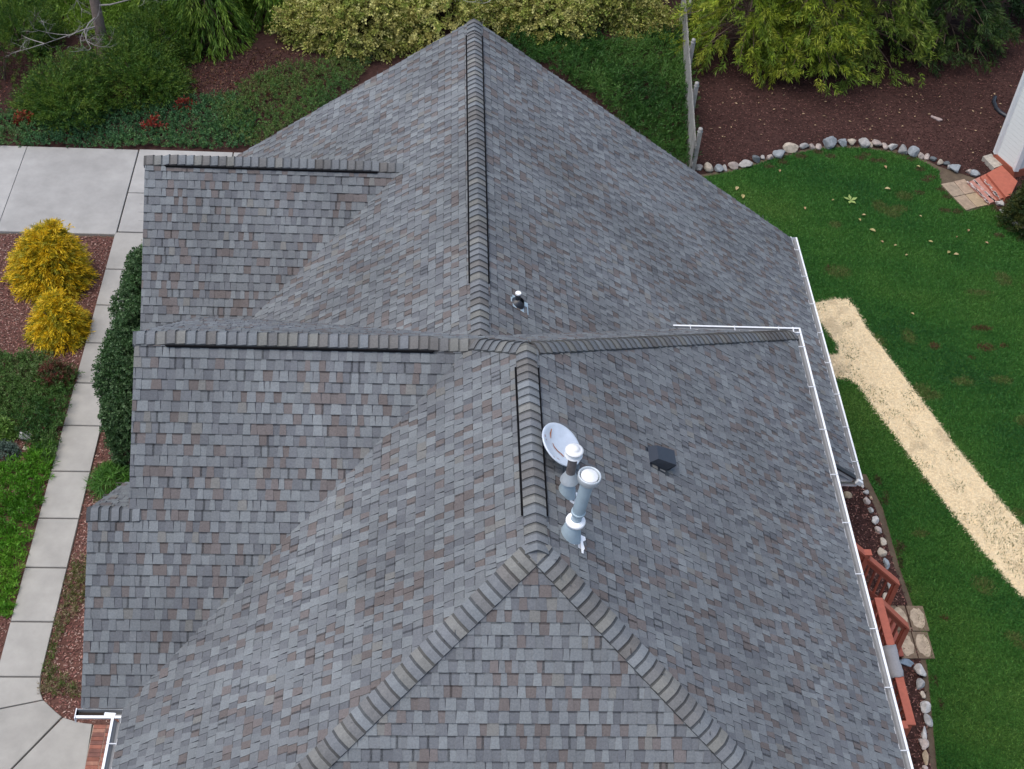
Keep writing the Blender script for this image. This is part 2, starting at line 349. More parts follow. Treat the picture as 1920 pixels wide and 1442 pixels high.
def clip(poly, conv):
    out = poly; n = len(conv)
    for i in range(n):
        a, c = conv[i], conv[(i+1) % n]; ins = out; out = []
        if not ins: break
        sd_ = lambda q: (c[0]-a[0])*(q[1]-a[1])-(c[1]-a[1])*(q[0]-a[0])
        for j in range(len(ins)):
            P, Q = ins[j], ins[(j+1) % len(ins)]; s0, s1 = sd_(P), sd_(Q)
            if s0 >= 0: out.append(P)
            if (s0 >= 0) != (s1 >= 0):
                t = s0/(s0-s1); out.append(tuple(P[k]+(Q[k]-P[k])*t for k in range(len(P))))
    return out
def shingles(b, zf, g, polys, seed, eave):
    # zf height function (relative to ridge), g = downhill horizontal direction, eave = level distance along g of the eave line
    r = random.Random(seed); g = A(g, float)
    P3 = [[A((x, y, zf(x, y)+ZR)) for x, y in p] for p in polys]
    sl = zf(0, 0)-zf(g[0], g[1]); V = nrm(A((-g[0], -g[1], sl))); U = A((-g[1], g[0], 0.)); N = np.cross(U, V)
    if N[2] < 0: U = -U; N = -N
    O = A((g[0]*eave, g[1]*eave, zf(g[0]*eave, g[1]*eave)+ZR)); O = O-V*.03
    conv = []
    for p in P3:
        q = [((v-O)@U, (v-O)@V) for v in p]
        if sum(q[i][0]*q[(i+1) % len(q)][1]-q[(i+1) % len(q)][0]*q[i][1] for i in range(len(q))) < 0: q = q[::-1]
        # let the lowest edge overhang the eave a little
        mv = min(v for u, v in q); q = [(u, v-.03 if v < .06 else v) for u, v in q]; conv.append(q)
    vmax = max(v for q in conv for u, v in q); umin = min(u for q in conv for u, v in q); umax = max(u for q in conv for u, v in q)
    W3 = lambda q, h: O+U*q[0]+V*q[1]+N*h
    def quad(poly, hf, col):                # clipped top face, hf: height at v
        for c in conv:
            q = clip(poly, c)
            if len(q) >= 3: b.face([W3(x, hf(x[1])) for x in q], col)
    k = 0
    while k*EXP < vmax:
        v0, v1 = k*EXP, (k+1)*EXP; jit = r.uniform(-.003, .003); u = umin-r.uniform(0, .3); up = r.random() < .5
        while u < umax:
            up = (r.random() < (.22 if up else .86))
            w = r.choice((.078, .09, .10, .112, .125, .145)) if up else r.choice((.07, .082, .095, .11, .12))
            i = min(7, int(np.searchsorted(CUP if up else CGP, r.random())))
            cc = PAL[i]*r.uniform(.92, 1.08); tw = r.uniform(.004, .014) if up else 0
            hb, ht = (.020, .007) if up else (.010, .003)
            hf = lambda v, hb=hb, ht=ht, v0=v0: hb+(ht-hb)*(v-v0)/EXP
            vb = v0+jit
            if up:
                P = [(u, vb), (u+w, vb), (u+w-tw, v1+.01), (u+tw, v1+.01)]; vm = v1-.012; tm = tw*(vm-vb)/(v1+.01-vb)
                quad([(u, vb), (u+w, vb), (u+w-tm, vm), (u+tm, vm)], hf, tuple(cc)); quad([(u+tm, vm), (u+w-tm, vm), (u+w-tw, v1+.01), (u+tw, v1+.01)], hf, tuple(cc*.72))  # tab top painted darker as the shadow line under the next course
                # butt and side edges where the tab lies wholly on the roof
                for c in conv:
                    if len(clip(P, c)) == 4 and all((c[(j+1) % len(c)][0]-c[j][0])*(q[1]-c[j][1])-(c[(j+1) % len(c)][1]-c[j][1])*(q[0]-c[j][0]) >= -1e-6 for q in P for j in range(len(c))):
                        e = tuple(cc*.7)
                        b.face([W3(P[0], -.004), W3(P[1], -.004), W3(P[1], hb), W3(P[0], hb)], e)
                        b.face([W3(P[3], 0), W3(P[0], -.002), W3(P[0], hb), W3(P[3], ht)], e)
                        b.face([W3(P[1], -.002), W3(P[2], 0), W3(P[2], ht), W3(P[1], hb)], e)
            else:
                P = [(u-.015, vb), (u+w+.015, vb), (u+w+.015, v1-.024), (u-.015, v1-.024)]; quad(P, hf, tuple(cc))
                P2 = [(u-.015, v1-.024), (u+w+.015, v1-.024), (u+w+.015, v1+.01), (u-.015, v1+.01)]; quad(P2, hf, tuple(cc*.56))  # granule band, darkened to paint the shadow of the course above
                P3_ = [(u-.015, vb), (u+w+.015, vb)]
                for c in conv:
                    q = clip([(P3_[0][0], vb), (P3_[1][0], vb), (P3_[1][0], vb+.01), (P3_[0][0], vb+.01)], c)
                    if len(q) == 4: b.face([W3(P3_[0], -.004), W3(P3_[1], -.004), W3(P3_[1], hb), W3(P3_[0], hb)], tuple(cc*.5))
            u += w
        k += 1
def slab(b, zf, polys, t=.14):
    for p in polys:
        n = len(p); T = [(x, y, zf(x, y)+ZR-.006) for x, y in p]; B = [(x, y, zf(x, y)+ZR-t) for x, y in p]
        a = sum(p[i][0]*p[(i+1) % n][1]-p[(i+1) % n][0]*p[i][1] for i in range(n))
        if a < 0: T = T[::-1]; B = B[::-1]
        b.mesh(B+T, [tuple(range(n-1, -1, -1))]+[(i, (i+1) % n, n+(i+1) % n, n+i) for i in range(n)], (.74, .75, .75)); b.mesh(T, [tuple(range(n))], (.11, .115, .13))
EY = -3.264; EL = -5.0969; ER = 5.0222; EN = EY-ER*SR/SN
Pl = [[(0, 0), (0, EY), (EL, EN), (EL, -2.9), (-.625, .516)]]
Pr = [[(0, 0), (ER, 4.2011), (ER, EN), (0, EY)]]
Pn = [[(0, EY), (EL, EN), (ER, EN)]]
Pf = [[(CX, HY), (-.625, HY), (-.625, 4.2011), (CX, 4.2011)], [(-.625, HY), (0, 0), (ER, 4.2011), (-.625, 4.2011)]]
CE = HY-(3.6127-.4431)/SC_
Pc = [[(CX, HY), (-.625, HY), (-.40, .2), (-4.85, CE), (CX, CE)], [(-5.671, -1.255), (CX, -1.255), (CX, CE), (-5.671, CE)]]
Pd = [[(-5.671, -1.255), (-5.0, -1.255), (-5.0, .35), (-5.671, .35)]]
P1r = [[(R1X, R1Y), (R1X, 1.0), (2.0, 3.165), (2.0, R1Y)], [(2.0, R1Y), (2.0, 3.165), (6.51, 3.165), (6.51, R1Y)]]
P1l = [[(R1X, R1Y), (-6.05, R1Y), (-6.05, 2.4), (R1X, 1.0)]]
Pbn = [[(-6.139, BY), (-1.672, BY), (-1.45, 6.2), (-4.5, 2.2), (-6.139, 2.2)]]
Pbf = [[(-6.139, BY), (-1.672, BY), (-5.9, 9.75), (-6.139, 9.75)]]
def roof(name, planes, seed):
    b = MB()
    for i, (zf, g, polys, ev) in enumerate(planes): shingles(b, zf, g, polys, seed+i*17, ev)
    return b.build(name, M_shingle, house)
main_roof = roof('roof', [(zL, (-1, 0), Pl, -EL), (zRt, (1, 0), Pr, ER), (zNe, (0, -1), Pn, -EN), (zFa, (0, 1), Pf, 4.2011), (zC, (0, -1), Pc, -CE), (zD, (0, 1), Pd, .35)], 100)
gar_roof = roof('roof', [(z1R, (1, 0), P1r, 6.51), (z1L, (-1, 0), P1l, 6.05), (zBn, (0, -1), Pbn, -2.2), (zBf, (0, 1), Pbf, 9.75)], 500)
main_roof['label'] = 'taller shingle roof with hips in front'; gar_roof['label'] = 'lower shingle roof behind'
b = MB()
for zf, P in ((zL, Pl), (zRt, Pr), (zNe, Pn), (zFa, Pf), (zC, Pc), (zD, Pd)): slab(b, zf, P)
b.build('fascia', M_fascia, main_roof)
b = MB()
for zf, P in ((z1R, P1r), (z1L, P1l), (zBn, Pbn), (zBf, Pbf)): slab(b, zf, P)
b.build('fascia', M_fascia, gar_roof)
# ridge and hip caps
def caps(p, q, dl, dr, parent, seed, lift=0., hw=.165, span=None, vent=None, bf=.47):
    # caps from p to q with the butt of each cap towards q; dl, dr: points lower down on the two slopes beside p
    p, q = A(p, float)+A((0, 0, ZR)), A(q, float)+A((0, 0, ZR)); d = nrm(q-p); Ln = np.linalg.norm(q-p); r = random.Random(seed)
    def side(v): v = A(v, float); v = v-d*(v@d); return nrm(v)
    a, c = side(dl), side(dr); upv = nrm(-(a+c)); b = MB()
    ex = .135; n = max(1, int(round(Ln/ex))); ex = Ln/n; cp = A((.78, .81, .80))*A([(.225, .235, .25), (.20, .205, .22), (.222, .215, .202), (.185, .18, .182), (.235, .228, .218), (.195, .20, .215), (.20, .21, .226), (.18, .168, .163)])
    def sec(t, h, w=1.):
        o = p+d*t; L = lift if (vent and vent[0] <= t <= vent[1]) else 0
        o = o+upv*(L+h+.026)
        return [o+a*hw*w, o+a*hw*.72*w+upv*.004, o+a*.045-upv*.002, o-upv*.012, o+c*.045-upv*.002, o+c*hw*.72*w+upv*.004, o+c*hw*w]
    for i in range(n):
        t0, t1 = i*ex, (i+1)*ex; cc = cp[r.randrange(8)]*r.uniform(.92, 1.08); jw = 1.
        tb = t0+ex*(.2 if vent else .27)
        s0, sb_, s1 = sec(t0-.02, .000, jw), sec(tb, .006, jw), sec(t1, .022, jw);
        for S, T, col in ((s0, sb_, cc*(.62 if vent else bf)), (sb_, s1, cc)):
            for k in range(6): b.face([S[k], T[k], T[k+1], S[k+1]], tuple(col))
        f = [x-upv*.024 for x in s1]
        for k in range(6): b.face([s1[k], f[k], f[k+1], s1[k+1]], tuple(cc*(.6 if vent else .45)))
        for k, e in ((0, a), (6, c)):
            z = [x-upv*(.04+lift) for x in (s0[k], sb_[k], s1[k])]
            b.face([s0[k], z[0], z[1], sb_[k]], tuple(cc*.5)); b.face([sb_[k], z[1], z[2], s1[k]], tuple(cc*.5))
    o = b.build('ridge_cap', M_shingle, parent)
    if vent:
        b = MB(); t0, t1 = vent
        for e in (a, c):
            s = p+d*t0+e*(hw+.008)+upv*(lift*.5+.018); f = p+d*t1+e*(hw+.008)+upv*(lift*.5+.018); b.beam(s, f, .036, lift, up=upv)
        for t in (t0, t1): b.beam(p+d*t+a*hw+upv*(lift*.5), p+d*t+upv*(lift*.5), .03, lift+.01, up=upv); b.beam(p+d*t+c*hw+upv*(lift*.5), p+d*t+upv*(lift*.5), .03, lift+.01, up=upv)
        b.build('ridge_vent', M_vent, parent)
    return o
dn = lambda zf, x, y: (x, y, zf(x, y)-zf(0, 0))
VL, VR, VN, VF, VC, VD = dn(zL, -1, 0), dn(zRt, 1, 0), dn(zNe, 0, -1), dn(zFa, 0, 1), dn(zC, 0, -1), dn(zD, 0, 1)
V1R, V1L, VBN, VBF = dn(z1R, 1, 0), dn(z1L, -1, 0), dn(zBn, 0, -1), dn(zBf, 0, 1)
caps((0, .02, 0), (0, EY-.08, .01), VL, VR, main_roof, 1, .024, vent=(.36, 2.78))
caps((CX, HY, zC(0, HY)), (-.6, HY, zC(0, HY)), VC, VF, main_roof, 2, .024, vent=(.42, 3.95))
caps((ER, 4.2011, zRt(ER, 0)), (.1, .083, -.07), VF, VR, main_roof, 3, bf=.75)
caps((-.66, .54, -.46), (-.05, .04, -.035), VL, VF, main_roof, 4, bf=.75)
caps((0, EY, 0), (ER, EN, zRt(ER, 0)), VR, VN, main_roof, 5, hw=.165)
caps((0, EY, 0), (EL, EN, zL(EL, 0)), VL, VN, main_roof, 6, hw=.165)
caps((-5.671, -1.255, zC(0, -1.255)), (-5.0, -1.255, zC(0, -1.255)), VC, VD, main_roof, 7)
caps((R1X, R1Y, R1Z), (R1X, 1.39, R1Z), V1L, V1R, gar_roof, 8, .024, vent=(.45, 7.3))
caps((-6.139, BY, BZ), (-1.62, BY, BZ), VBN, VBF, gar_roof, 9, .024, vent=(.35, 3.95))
# gutters
WG = (.80, .82, .83)
def gutter(p, q, out, label, nb, parent=house, ends=(1, 1), mitre=(0, 0), wide=.135):
    p, q, out = A(p, float), A(q, float), A(out, float); d = nrm(q-p)
    prof = [(0, 0), (.0, -.12), (.075, -.12), (.10, -.07), (wide-.01, -.045), (wide, 0), (wide-.034, .004), (wide-.034, -.008), (wide-.014, -.01), (wide-.022, -.04), (.085, -.07), (.07, -.108), (.01, -.108), (.012, 0)]
    b = MB(); n = len(prof)
    S0 = [p+d*(mitre[0]*o)+out*o+A((0, 0, z)) for o, z in prof]; S1 = [q+d*(mitre[1]*o)+out*o+A((0, 0, z)) for o, z in prof]
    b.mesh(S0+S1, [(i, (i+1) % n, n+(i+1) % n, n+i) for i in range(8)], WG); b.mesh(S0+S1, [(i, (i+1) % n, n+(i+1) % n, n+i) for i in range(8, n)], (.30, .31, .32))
    for e, S in zip(ends, (S0, S1)):
        if e: b.face([S[0], S[1], S[2], S[3], S[4], S[5]], WG)
    g = b.build('gutter', M_gutter, parent); g['label'] = label
    L = np.linalg.norm(q-p)
    for k in range(nb):
        c = p+d*L*(k+.5)/nb; b = MB(); b.beam(c+A((0, 0, .004)), c+out*(wide-.004)+A((0, 0, .010)), .014, .010, (.62, .64, .66)); b.build('bracket', M_gutter, g)
    if 'litter' in label: return g
    b = MB(); b.beam(p-out*.004+A((0, 0, .014)), q-out*.004+A((0, 0, .014)), .018, .008, WG); b.build('drip_edge', M_gutter, g)
    return g
ze = ZR-3.613
gR = gutter((ER+.03, 4.2011+.16, ze-.03), (ER+.03, EN-.2, ze-.03), (1, 0, 0), 'white gutter along the right eave of the taller roof', 12, ends=(0, 1))
gutter((2.86, 4.2011+.03, ze-.03), (ER+.16, 4.2011+.03, ze-.03), (0, 1, 0), 'short white gutter behind the far hip', 3, ends=(1, 0))
ge = ZR+z1R(6.51, 0)
gG = gutter((6.54, R1Y+.05, ge-.03), (6.54, 3.12, ge-.03), (1, 0, 0), 'white gutter along the low garage eave', 8)
gL = gutter((EL-.03, CE-.16, ze-.03), (EL-.03, EN-.2, ze-.03), (-1, 0, 0), 'white gutter at the bottom left eave', 5, ends=(0, 1))
gC = gutter((-5.72, CE-.03, ze-.03), (EL-.03, CE-.03, ze-.03), (0, -1, 0), 'short white gutter with dark leaf litter', 0, ends=(1, 0))
b = MB(); b.beam((-5.70, CE-.10, ze-.08), (-5.33, CE-.10, ze-.08), .07, .02, (.03, .022, .018)); b.build('leaf_litter', M_chip, gC); b = MB(); b.beam((-5.726, CE-.03, ze-.07), (-5.726, CE-.18, ze-.07), .012, .11, WG); b.build('end_cap', M_gutter, gC)
b = MB(); b.beam((-5.36, CE-.115, ze-.028), (EL-.12, CE-.125, ze-.028), .06, .012, WG); b.build('corner_flashing', M_gutter, gC)
def downspout(x, y, z0, z1, dx=0, dy=0):
    b = MB(); b.tube([(x, y, z1), (x, y, z1-.12), (x-dx, y-dy, z1-.4), (x-dx, y-dy, z0+.2), (x-dx+dx*.6, y-dy+dy*.6, z0+.06)], .042, 8); return b.build('downspout', M_gutter, house)
downspout(6.61, 3.2, 0, ge-.14, .45, -.25); downspout(EL-.09, CE-.35, 0, ze-.14, -.25, 0); downspout(6.61, 9.8, 0, ge-.14, .45, 0)
b = MB(); b.beam((6.55, 3.08, ge-.03), (6.65, 3.08, ge-.10), .06, .09, WG); b.build('gutter_end_box', M_gutter, gG)
# walls
b = MB(); b.prism([(-4.6, -6.4), (4.5, -6.4), (4.5, 3.7), (-4.6, 3.7)], 0, ze-.1); w1 = b.build('wall', M_brick, house)
def gable(b, x0, x1, zf_pts):
    n = len(zf_pts); P = [(x0, y, z) for y, z in zf_pts]+[(x1, y, z) for y, z in zf_pts]
    b.mesh(P, [tuple(range(n)), tuple(range(2*n-1, n-1, -1))]+[(i, n+i, n+(i+1) % n, (i+1) % n) for i in range(n)])
b = MB(); h = ZR-.2
gable(b, -4.9, -4.61, [(-2.8, 0), (3.65, 0), (3.65, h+zFa(0, 3.65)), (HY, h+zC(0, HY)), (-2.8, h+zC(0, -2.8))])
gable(b, -5.42, -4.905, [(-2.75, 0), (.0, 0), (.0, h+zD(0, 0)), (-1.255, h+zC(0, -1.255)), (-2.75, h+zC(0, -2.75))])
b.build('wall', M_siding, house)
b = MB(); b.prism([(-5.3, 3.71), (4.51, 3.71), (4.51, 3.55), (6.05, 3.55), (6.05, 9.5), (-5.3, 9.5)], 0, ge-.1)
def gabley(b, y0, y1, pts):
    n = len(pts); P = [(x, y0, z) for x, z in pts]+[(x, y1, z) for x, z in pts]
    b.mesh(P, [tuple(range(n)), tuple(range(2*n-1, n-1, -1))]+[(i, n+i, n+(i+1) % n, (i+1) % n) for i in range(n)])
gabley(b, 9.3, 9.49, [(-5.3, ge-.12), (6.0, ge-.12), (R1X, ZR+R1Z-.25)])
gabley(b, 3.56, 3.7, [(4.4, ge-.099), (6.3, ge-.099), (6.3, ZR+z1R(6.3, 0)-.19), (4.4, ZR+z1R(4.4, 0)-.19)])
gable(b, -5.85, -5.31, [(2.6, 0), (9.3, 0), (9.3, h+zBf(0, 9.3)), (BY, h+BZ), (2.6, h+zBn(0, 2.6))])
b.build('wall', M_siding, house)
b = MB(); zt = ZR+z1R(6.51, 0); b.beam((6.53, 3.14, ZR+z1R(6.53, 0)+.012), (4.4, 3.14, ZR+z1R(4.4, 0)+.012), .10, .035); b.build('rake_edge', M_black, gar_roof)
b = MB(); b.face([(4.4, 3.16, ge-.14), (6.5, 3.16, ge-.14), (6.5, 3.56, ge-.14), (4.4, 3.56, ge-.14)]); b.build('soffit', M_white, gar_roof)
b = MB()
for k in range(2): b.beam((-6.745+k*.11, -.60, .05), (-6.745+k*.11, -3.2, .05), .10, .10)
b = MB(); r = random.Random(4)
for k in range(34):
    for j in range(3):
        c = r.choice([(.20, .075, .05), (.24, .09, .06), (.15, .065, .05), (.27, .13, .09)]); y = -.60-k*.075
        b.box((-6.74+j*.215+.005, y-.068, 0), (-6.74+(j+1)*.215-.005, y, .065+r.uniform(0, .004)), c)
b.box((-6.745, -3.2, 0), (-6.1, -.60, .055), (.36, .31, .25))
struct(b.build('brick_edging', M_stone))

# ------------------------------------------------------------------ things on the roof
nR = nrm((SR, 0, 1)); down = nrm((1, 0, -SR))
def onR(x, y, h=0): return A((x, y, ZR+zRt(x, y)))+nR*h
def flue(x, y, label, dia, ht, kind, lean=0.):
    base = onR(x, y); t = thing('flue_pipe', base, label, 'flue pipe', 'metal flue pipes on the roof')
    ax = nrm((lean, 0, 1.))
    # sheet flashing on the slope
    b = MB(); U = A((0, 1., 0)); b.mesh([base+nR*.016+down*a+U*c for a, c in ((.02, -.13), (.14, -.15), (.14, .06), (.02, .06))], [(0, 1, 2, 3)], (.6, .62, .64))
    rr = random.Random(int(dia*1000))
    q = [base+nR*.03+down*(.145+rr.uniform(0, .07))+U*(.06-.045*i) for i in range(7)]; e = [base+nR*.03+down*.12+U*(.06-.045*i) for i in range(7)]
    for i in range(6): b.face([e[i], e[i+1], q[i+1], q[i]])
    b.build('flashing', M_gutter, t)
    b = MB(); R = dia/2
    ring = [(R*1.7, .0), (R*1.5, .10), (R*1.12, .24), (R*1.05, .25)]
    n = 24; V = []; F = []
    for i, (rad, hh) in enumerate(ring):
        for k in range(n):
            a = 6.2832*k/n; X, Y = math.cos(a)*rad, math.sin(a)*rad
            V.append(base+A((X, Y, (-SR*X+.012) if i == 0 else hh+(-SR*X*.55 if i == 1 else 0))))
    for i in range(3):
        for k in range(n): F.append((i*n+k, i*n+(k+1) % n, (i+1)*n+(k+1) % n, (i+1)*n+k))
    b.mesh(V, F, smooth=True); b.build('base_cone', M_pvc, t)
    b = MB()
    if kind == 1:
        b.tube([base+ax*.2, base+ax*ht], R*.86, 20); b.build('pipe', M_brown, t)
        b = MB(); b.lathe(base+ax*.25, ax, [(R*1.75, .0), (R*1.7, .012), (R*.92, .13), (R*.88, .14)]); b.build('storm_collar', M_galv, t)
        b = MB(); b.lathe(base+ax*ht, ax, [(R*.8, -.02), (R*1.25, 0), (R*1.65, .02), (R*1.65, .03), (R*1.1, .035), (R*1.1, .085), (R*1.65, .09), (R*1.68, .105), (R*1.3, .12), (R*.85, .126), (R*.82, .15), (.0, .154)])
        b.build('rain_cap', M_white, t)
    else:
        b.tube([base+ax*.2, base+ax*(ht*.45)], R*.82, 20); b.tube([base+ax*(ht*.42), base+ax*(ht*.45), base+ax*ht], [R*.9, R, R], 20); b.lathe(base+ax*(ht*.43), ax, [(R*.9, 0), (R*1.12, .004), (R*1.12, .03), (R*.9, .034)])
        b.build('pipe', M_pvc, t)
        b = MB(); b.lathe(base+ax*.25, ax, [(R*.85, .07), (R*1.5, .055), (R*1.58, .03), (R*1.5, .0), (R*.9, -.01)]); b.build('storm_collar', M_gutter, t)
        b = MB(); b.lathe(base+ax*ht, ax, [(R*.9, -.05), (R*1.5, 0), (R*1.75, .03), (R*1.8, .09), (R*1.75, .105), (R*1.62, .11), (R*1.54, .10), (R*1.5, .05), (R*.4, .045)]); b.build('cap_ring', M_galv, t)
        b = MB(); b.lathe(base+ax*ht, ax, [(R*1.30, .06), (R*1.32, .092), (R*1.26, .10), (0, .106)]); b.build('cap_disc', M_white, t)
    return t
flue(.43, -2.22, 'brown flue pipe with a white stacked rain cap and silver collar beside the dish', .13, .68, 1, .02)
flue(.44, -2.86, 'taller grey flue pipe with a white disc in its ring cap, nearest the front hips', .15, 1.0, 2, .10)
def dish_mat():
    M = mat('dish_metal', (.60, .66, .73), .42, metal=.2, noise=.10, nscale=8); return M
M_dish = dish_mat(); M_rust = mat('rust', (.30, .10, .04), .9, noise=.4, nscale=30)
dc = atpl(1049, 837, nR, nR@onR(0, 0)+.15); dax = nrm((.57, -.085, .836)); td = thing('satellite_dish', dc-nR*.15, 'round pale blue-grey satellite dish with orange rust streaks beside the ridge vent', 'satellite dish')
b = MB(); R = .305; e1 = nrm(np.cross(dax, (0, 0, 1))); e2 = np.cross(dax, e1); n = 40
e1 = nrm(A((-.62, .78, 0))-dax*(A((-.62, .78, 0))@dax)); e2 = np.cross(dax, e1)
V = []; F = []
prof = [(0, .0), (.3, .006), (.6, .02), (.85, .042), (.97, .056), (1., .052), (1., .036), (.85, .022), (.5, .0), (.0, -.015)]
for rr, hh in prof:
    for k in range(n): a = 6.2832*k/n; V.append(dc+(e1*math.cos(a)*R+e2*math.sin(a)*R)*max(rr, .002)+dax*hh)
for i in range(len(prof)-1):
    for k in range(n): F.append((i*n+k, i*n+(k+1) % n, (i+1)*n+(k+1) % n, (i+1)*n+k))
b.mesh(V, F, smooth=True); b.build('reflector', M_dish, td)
for pxs, w in (([(145, 130), (140, 170), (146, 210)], 9), ([(165, 250), (180, 285), (212, 322), (240, 345), (264, 372)], 7), ([(80, 186), (84, 206)], 8), ([(92, 222), (97, 236)], 5), ([(190, 396), (212, 410)], 5), ([(150, 384), (165, 396)], 4), ([(240, 350), (262, 374)], 11)):
    P = [dc+(lambda v: v+dax*(.011+.056*min(1.05, (v@v)/(R*R))))(atpl(1000+x/4.806, 780+y/4.806, dax, dax@dc)-dc) for x, y in pxs]
    n = len(P); w = w/4.806/150*.85; b = MB(); V = []
    for k in range(n):
        d = nrm(P[min(k+1, n-1)]-P[max(k-1, 0)]); e = np.cross(dax, d); ww = w*(.45 if k in (0, n-1) else 1.); V += [P[k]-e*ww, P[k]+e*ww]
    for k in range(n-1): b.face([V[2*k], V[2*k+2], V[2*k+3], V[2*k+1]])
    b.build('rust_streak', M_rust, td)
b = MB(); b.tube([dc-nR*.16, dc-dax*.01], .025, 8); b.build('mast', M_galv, td)
bc = onR(1.80, -.80); t = thing('roof_vent', bc, 'black slant-back box vent on the right roof slope', 'roof vent')
U = A((0, 1., 0))
b = MB(); q = lambda a, c, h: bc+down*a+U*c+nR*h
b.mesh([q(-.2, -.19, .012), (q(.2, -.19, .012)), q(.2, .19, .012), q(-.2, .19, .012)], [(0, 1, 2, 3)]); b.build('flange', M_black, t)
b = MB(); P = [q(-.16, -.14, .02), q(.13, -.14, .02), q(.13, .14, .02), q(-.16, .14, .02), q(-.10, -.12, .13), q(.17, -.13, .19), q(.17, .13, .19), q(-.10, .12, .13)]
b.hexa(P); b.build('hood', M_hood, t)
b = MB()
for k in range(6): b.beam(q(.165, -.115+k*.046, .03), q(.18, -.115+k*.046, .17), .012, .012)
b.build('louvre', M_black, t)
pc = A((.07, 2.56, ZR+z1R(.07, 0))); n1 = nrm((S1, 0, 1)); d1 = nrm((1, 0, -S1))
t = thing('vent_pipe', pc, 'small black plumbing vent pipe with a white top on the rear roof', 'vent pipe')
b = MB(); b.mesh([pc+n1*.014+d1*a+U*c for a, c in ((-.14, -.13), (.2, -.13), (.2, .13), (-.14, .13))], [(0, 1, 2, 3)], (.1, .1, .12)); b.build('flashing', M_pvc, t)
b = MB(); b.lathe(pc, n1, [(.115, .014), (.10, .05), (.065, .09), (.055, .10)]); b.build('rubber_boot', M_black, t)
b = MB(); b.tube([pc+A((0, 0, .05)), pc+A((0, 0, .21))], .042, 14); b.build('pipe', M_black, t)
b = MB(); b.tube([pc+A((0, 0, .2)), pc+A((0, 0, .225))], .045, 14); b.build('pipe_top', M_white, t)

# ------------------------------------------------------------------ deck at the right
DC = (.42, .115, .07); DC2 = (.27, .07, .045)
deck = thing('deck', (6.0, -.3, 0), 'red-stained wooden deck with railings and stairs under the right gutter', 'deck')
b = MB()
for k in range(14): b.box((4.55+k*.145, -1.45, .96), (4.55+k*.145+.138, 2.2, 1.0), DC2)
b.build('floor', M_deck, deck)
b = MB(); b.box((4.6, -1.44, .76), (6.55, -1.40, .955), DC2); b.box((6.52, -1.39, .76), (6.56, 1.9, .955), DC2); b.build('skirt', M_deck, deck)
def rail(p, q, hgt, nb, nm='railing', ends=True):
    p, q = A(p, float), A(q, float); b = MB(); b.beam(p, q, .14, .036, DC); r_ = b.build('railing', M_deck, deck)
    dz = A((0, 0, 1.)); b = MB(); b.beam(p-dz*.10, q-dz*.10, .04, .09, DC); b.build('rail_bar', M_deck, r_); b = MB(); b.beam(p-dz*(hgt-.08), q-dz*(hgt-.08), .04, .09, DC2); b.build('rail_bar', M_deck, r_)
    for k in range(nb):
        c = p+(q-p)*(k+.6)/(nb+.2); b = MB(); b.box((c[0]-.018, c[1]-.018, c[2]-hgt+.06), (c[0]+.018, c[1]+.018, c[2]-.10), DC2 if k % 2 else DC); b.build('baluster', M_deck, r_)
rail((6.58, .86, 1.9), (6.58, -1.60, 1.9), .88, 17)
rail((6.51, -1.60, 1.902), (5.0, -1.60, 1.902), .88, 10)
rail((6.60, 1.75, 1.88), (7.34, 1.75, 1.14), .84, 5)
rail((6.10, 1.75, 2.40), (6.55, 1.75, 1.95), .84, 3)
rail((6.655, .80, 1.86), (7.30, .80, 1.14), .84, 5)
rail((6.36, .98, 1.82), (6.36, 1.5, 1.82), .6, 2)
for x, y, z in ((6.56, 1.75, 2.0), (7.32, 1.75, 1.14), (7.28, .80, 1.12), (6.56, .80, 1.87), (6.56, -1.55, 1.87), (6.56, -.35, 1.87)):
    b = MB(); b.box((x-.045, y-.045, 0), (x+.045, y+.045, z), DC)
    if z == 2.0: b.box((x-.065, y-.065, z), (x+.065, y+.065, z+.03), DC)
    b.build('post', M_deck, deck)
for k in range(5):
    b = MB(); b.box((6.58+k*.17, .86, .80-k*.18), (6.58+k*.17+.26, 1.70, .84-k*.18), DC2); b.build('step', M_deck, deck)
t = MB(); ct = []
for k in range(9):
    a = k/8; ct.append((6.30+.36*a, 1.90-.20*(1-a)**1.5*1.8 if a < .75 else 1.935))
V = []; F = []
pf = [(6.22, 1.25), (6.30, 1.42), (6.40, 1.66), (6.47, 1.88), (6.51, 1.935), (6.58, 1.945), (6.655, 1.93), (6.67, 1.80), (6.675, 1.66)]
pf = [(6.33, 1.55), (6.40, 1.70), (6.46, 1.86), (6.50, 1.932), (6.58, 1.940), (6.655, 1.934), (6.672, 1.90)]
for i, (x, z) in enumerate(pf):
    for j in range(7): V.append((x+.012*math.sin(j*1.7+i), -.72+.62*j/6+.02*math.sin(i*1.3), z+.006*math.sin(j*2.1)))
for i in range(len(pf)-1):
    for j in range(6): F.append((i*7+j, i*7+j+1, (i+1)*7+j+1, (i+1)*7+j))
t.mesh(V, F, smooth=True); o = t.build('towel', M_cloth); tag(o, 'grey cloth draped over the red deck railing', 'cloth')
so_ = o.modifiers.new('thick', 'SOLIDIFY'); so_.thickness = .008; so_.offset = 1
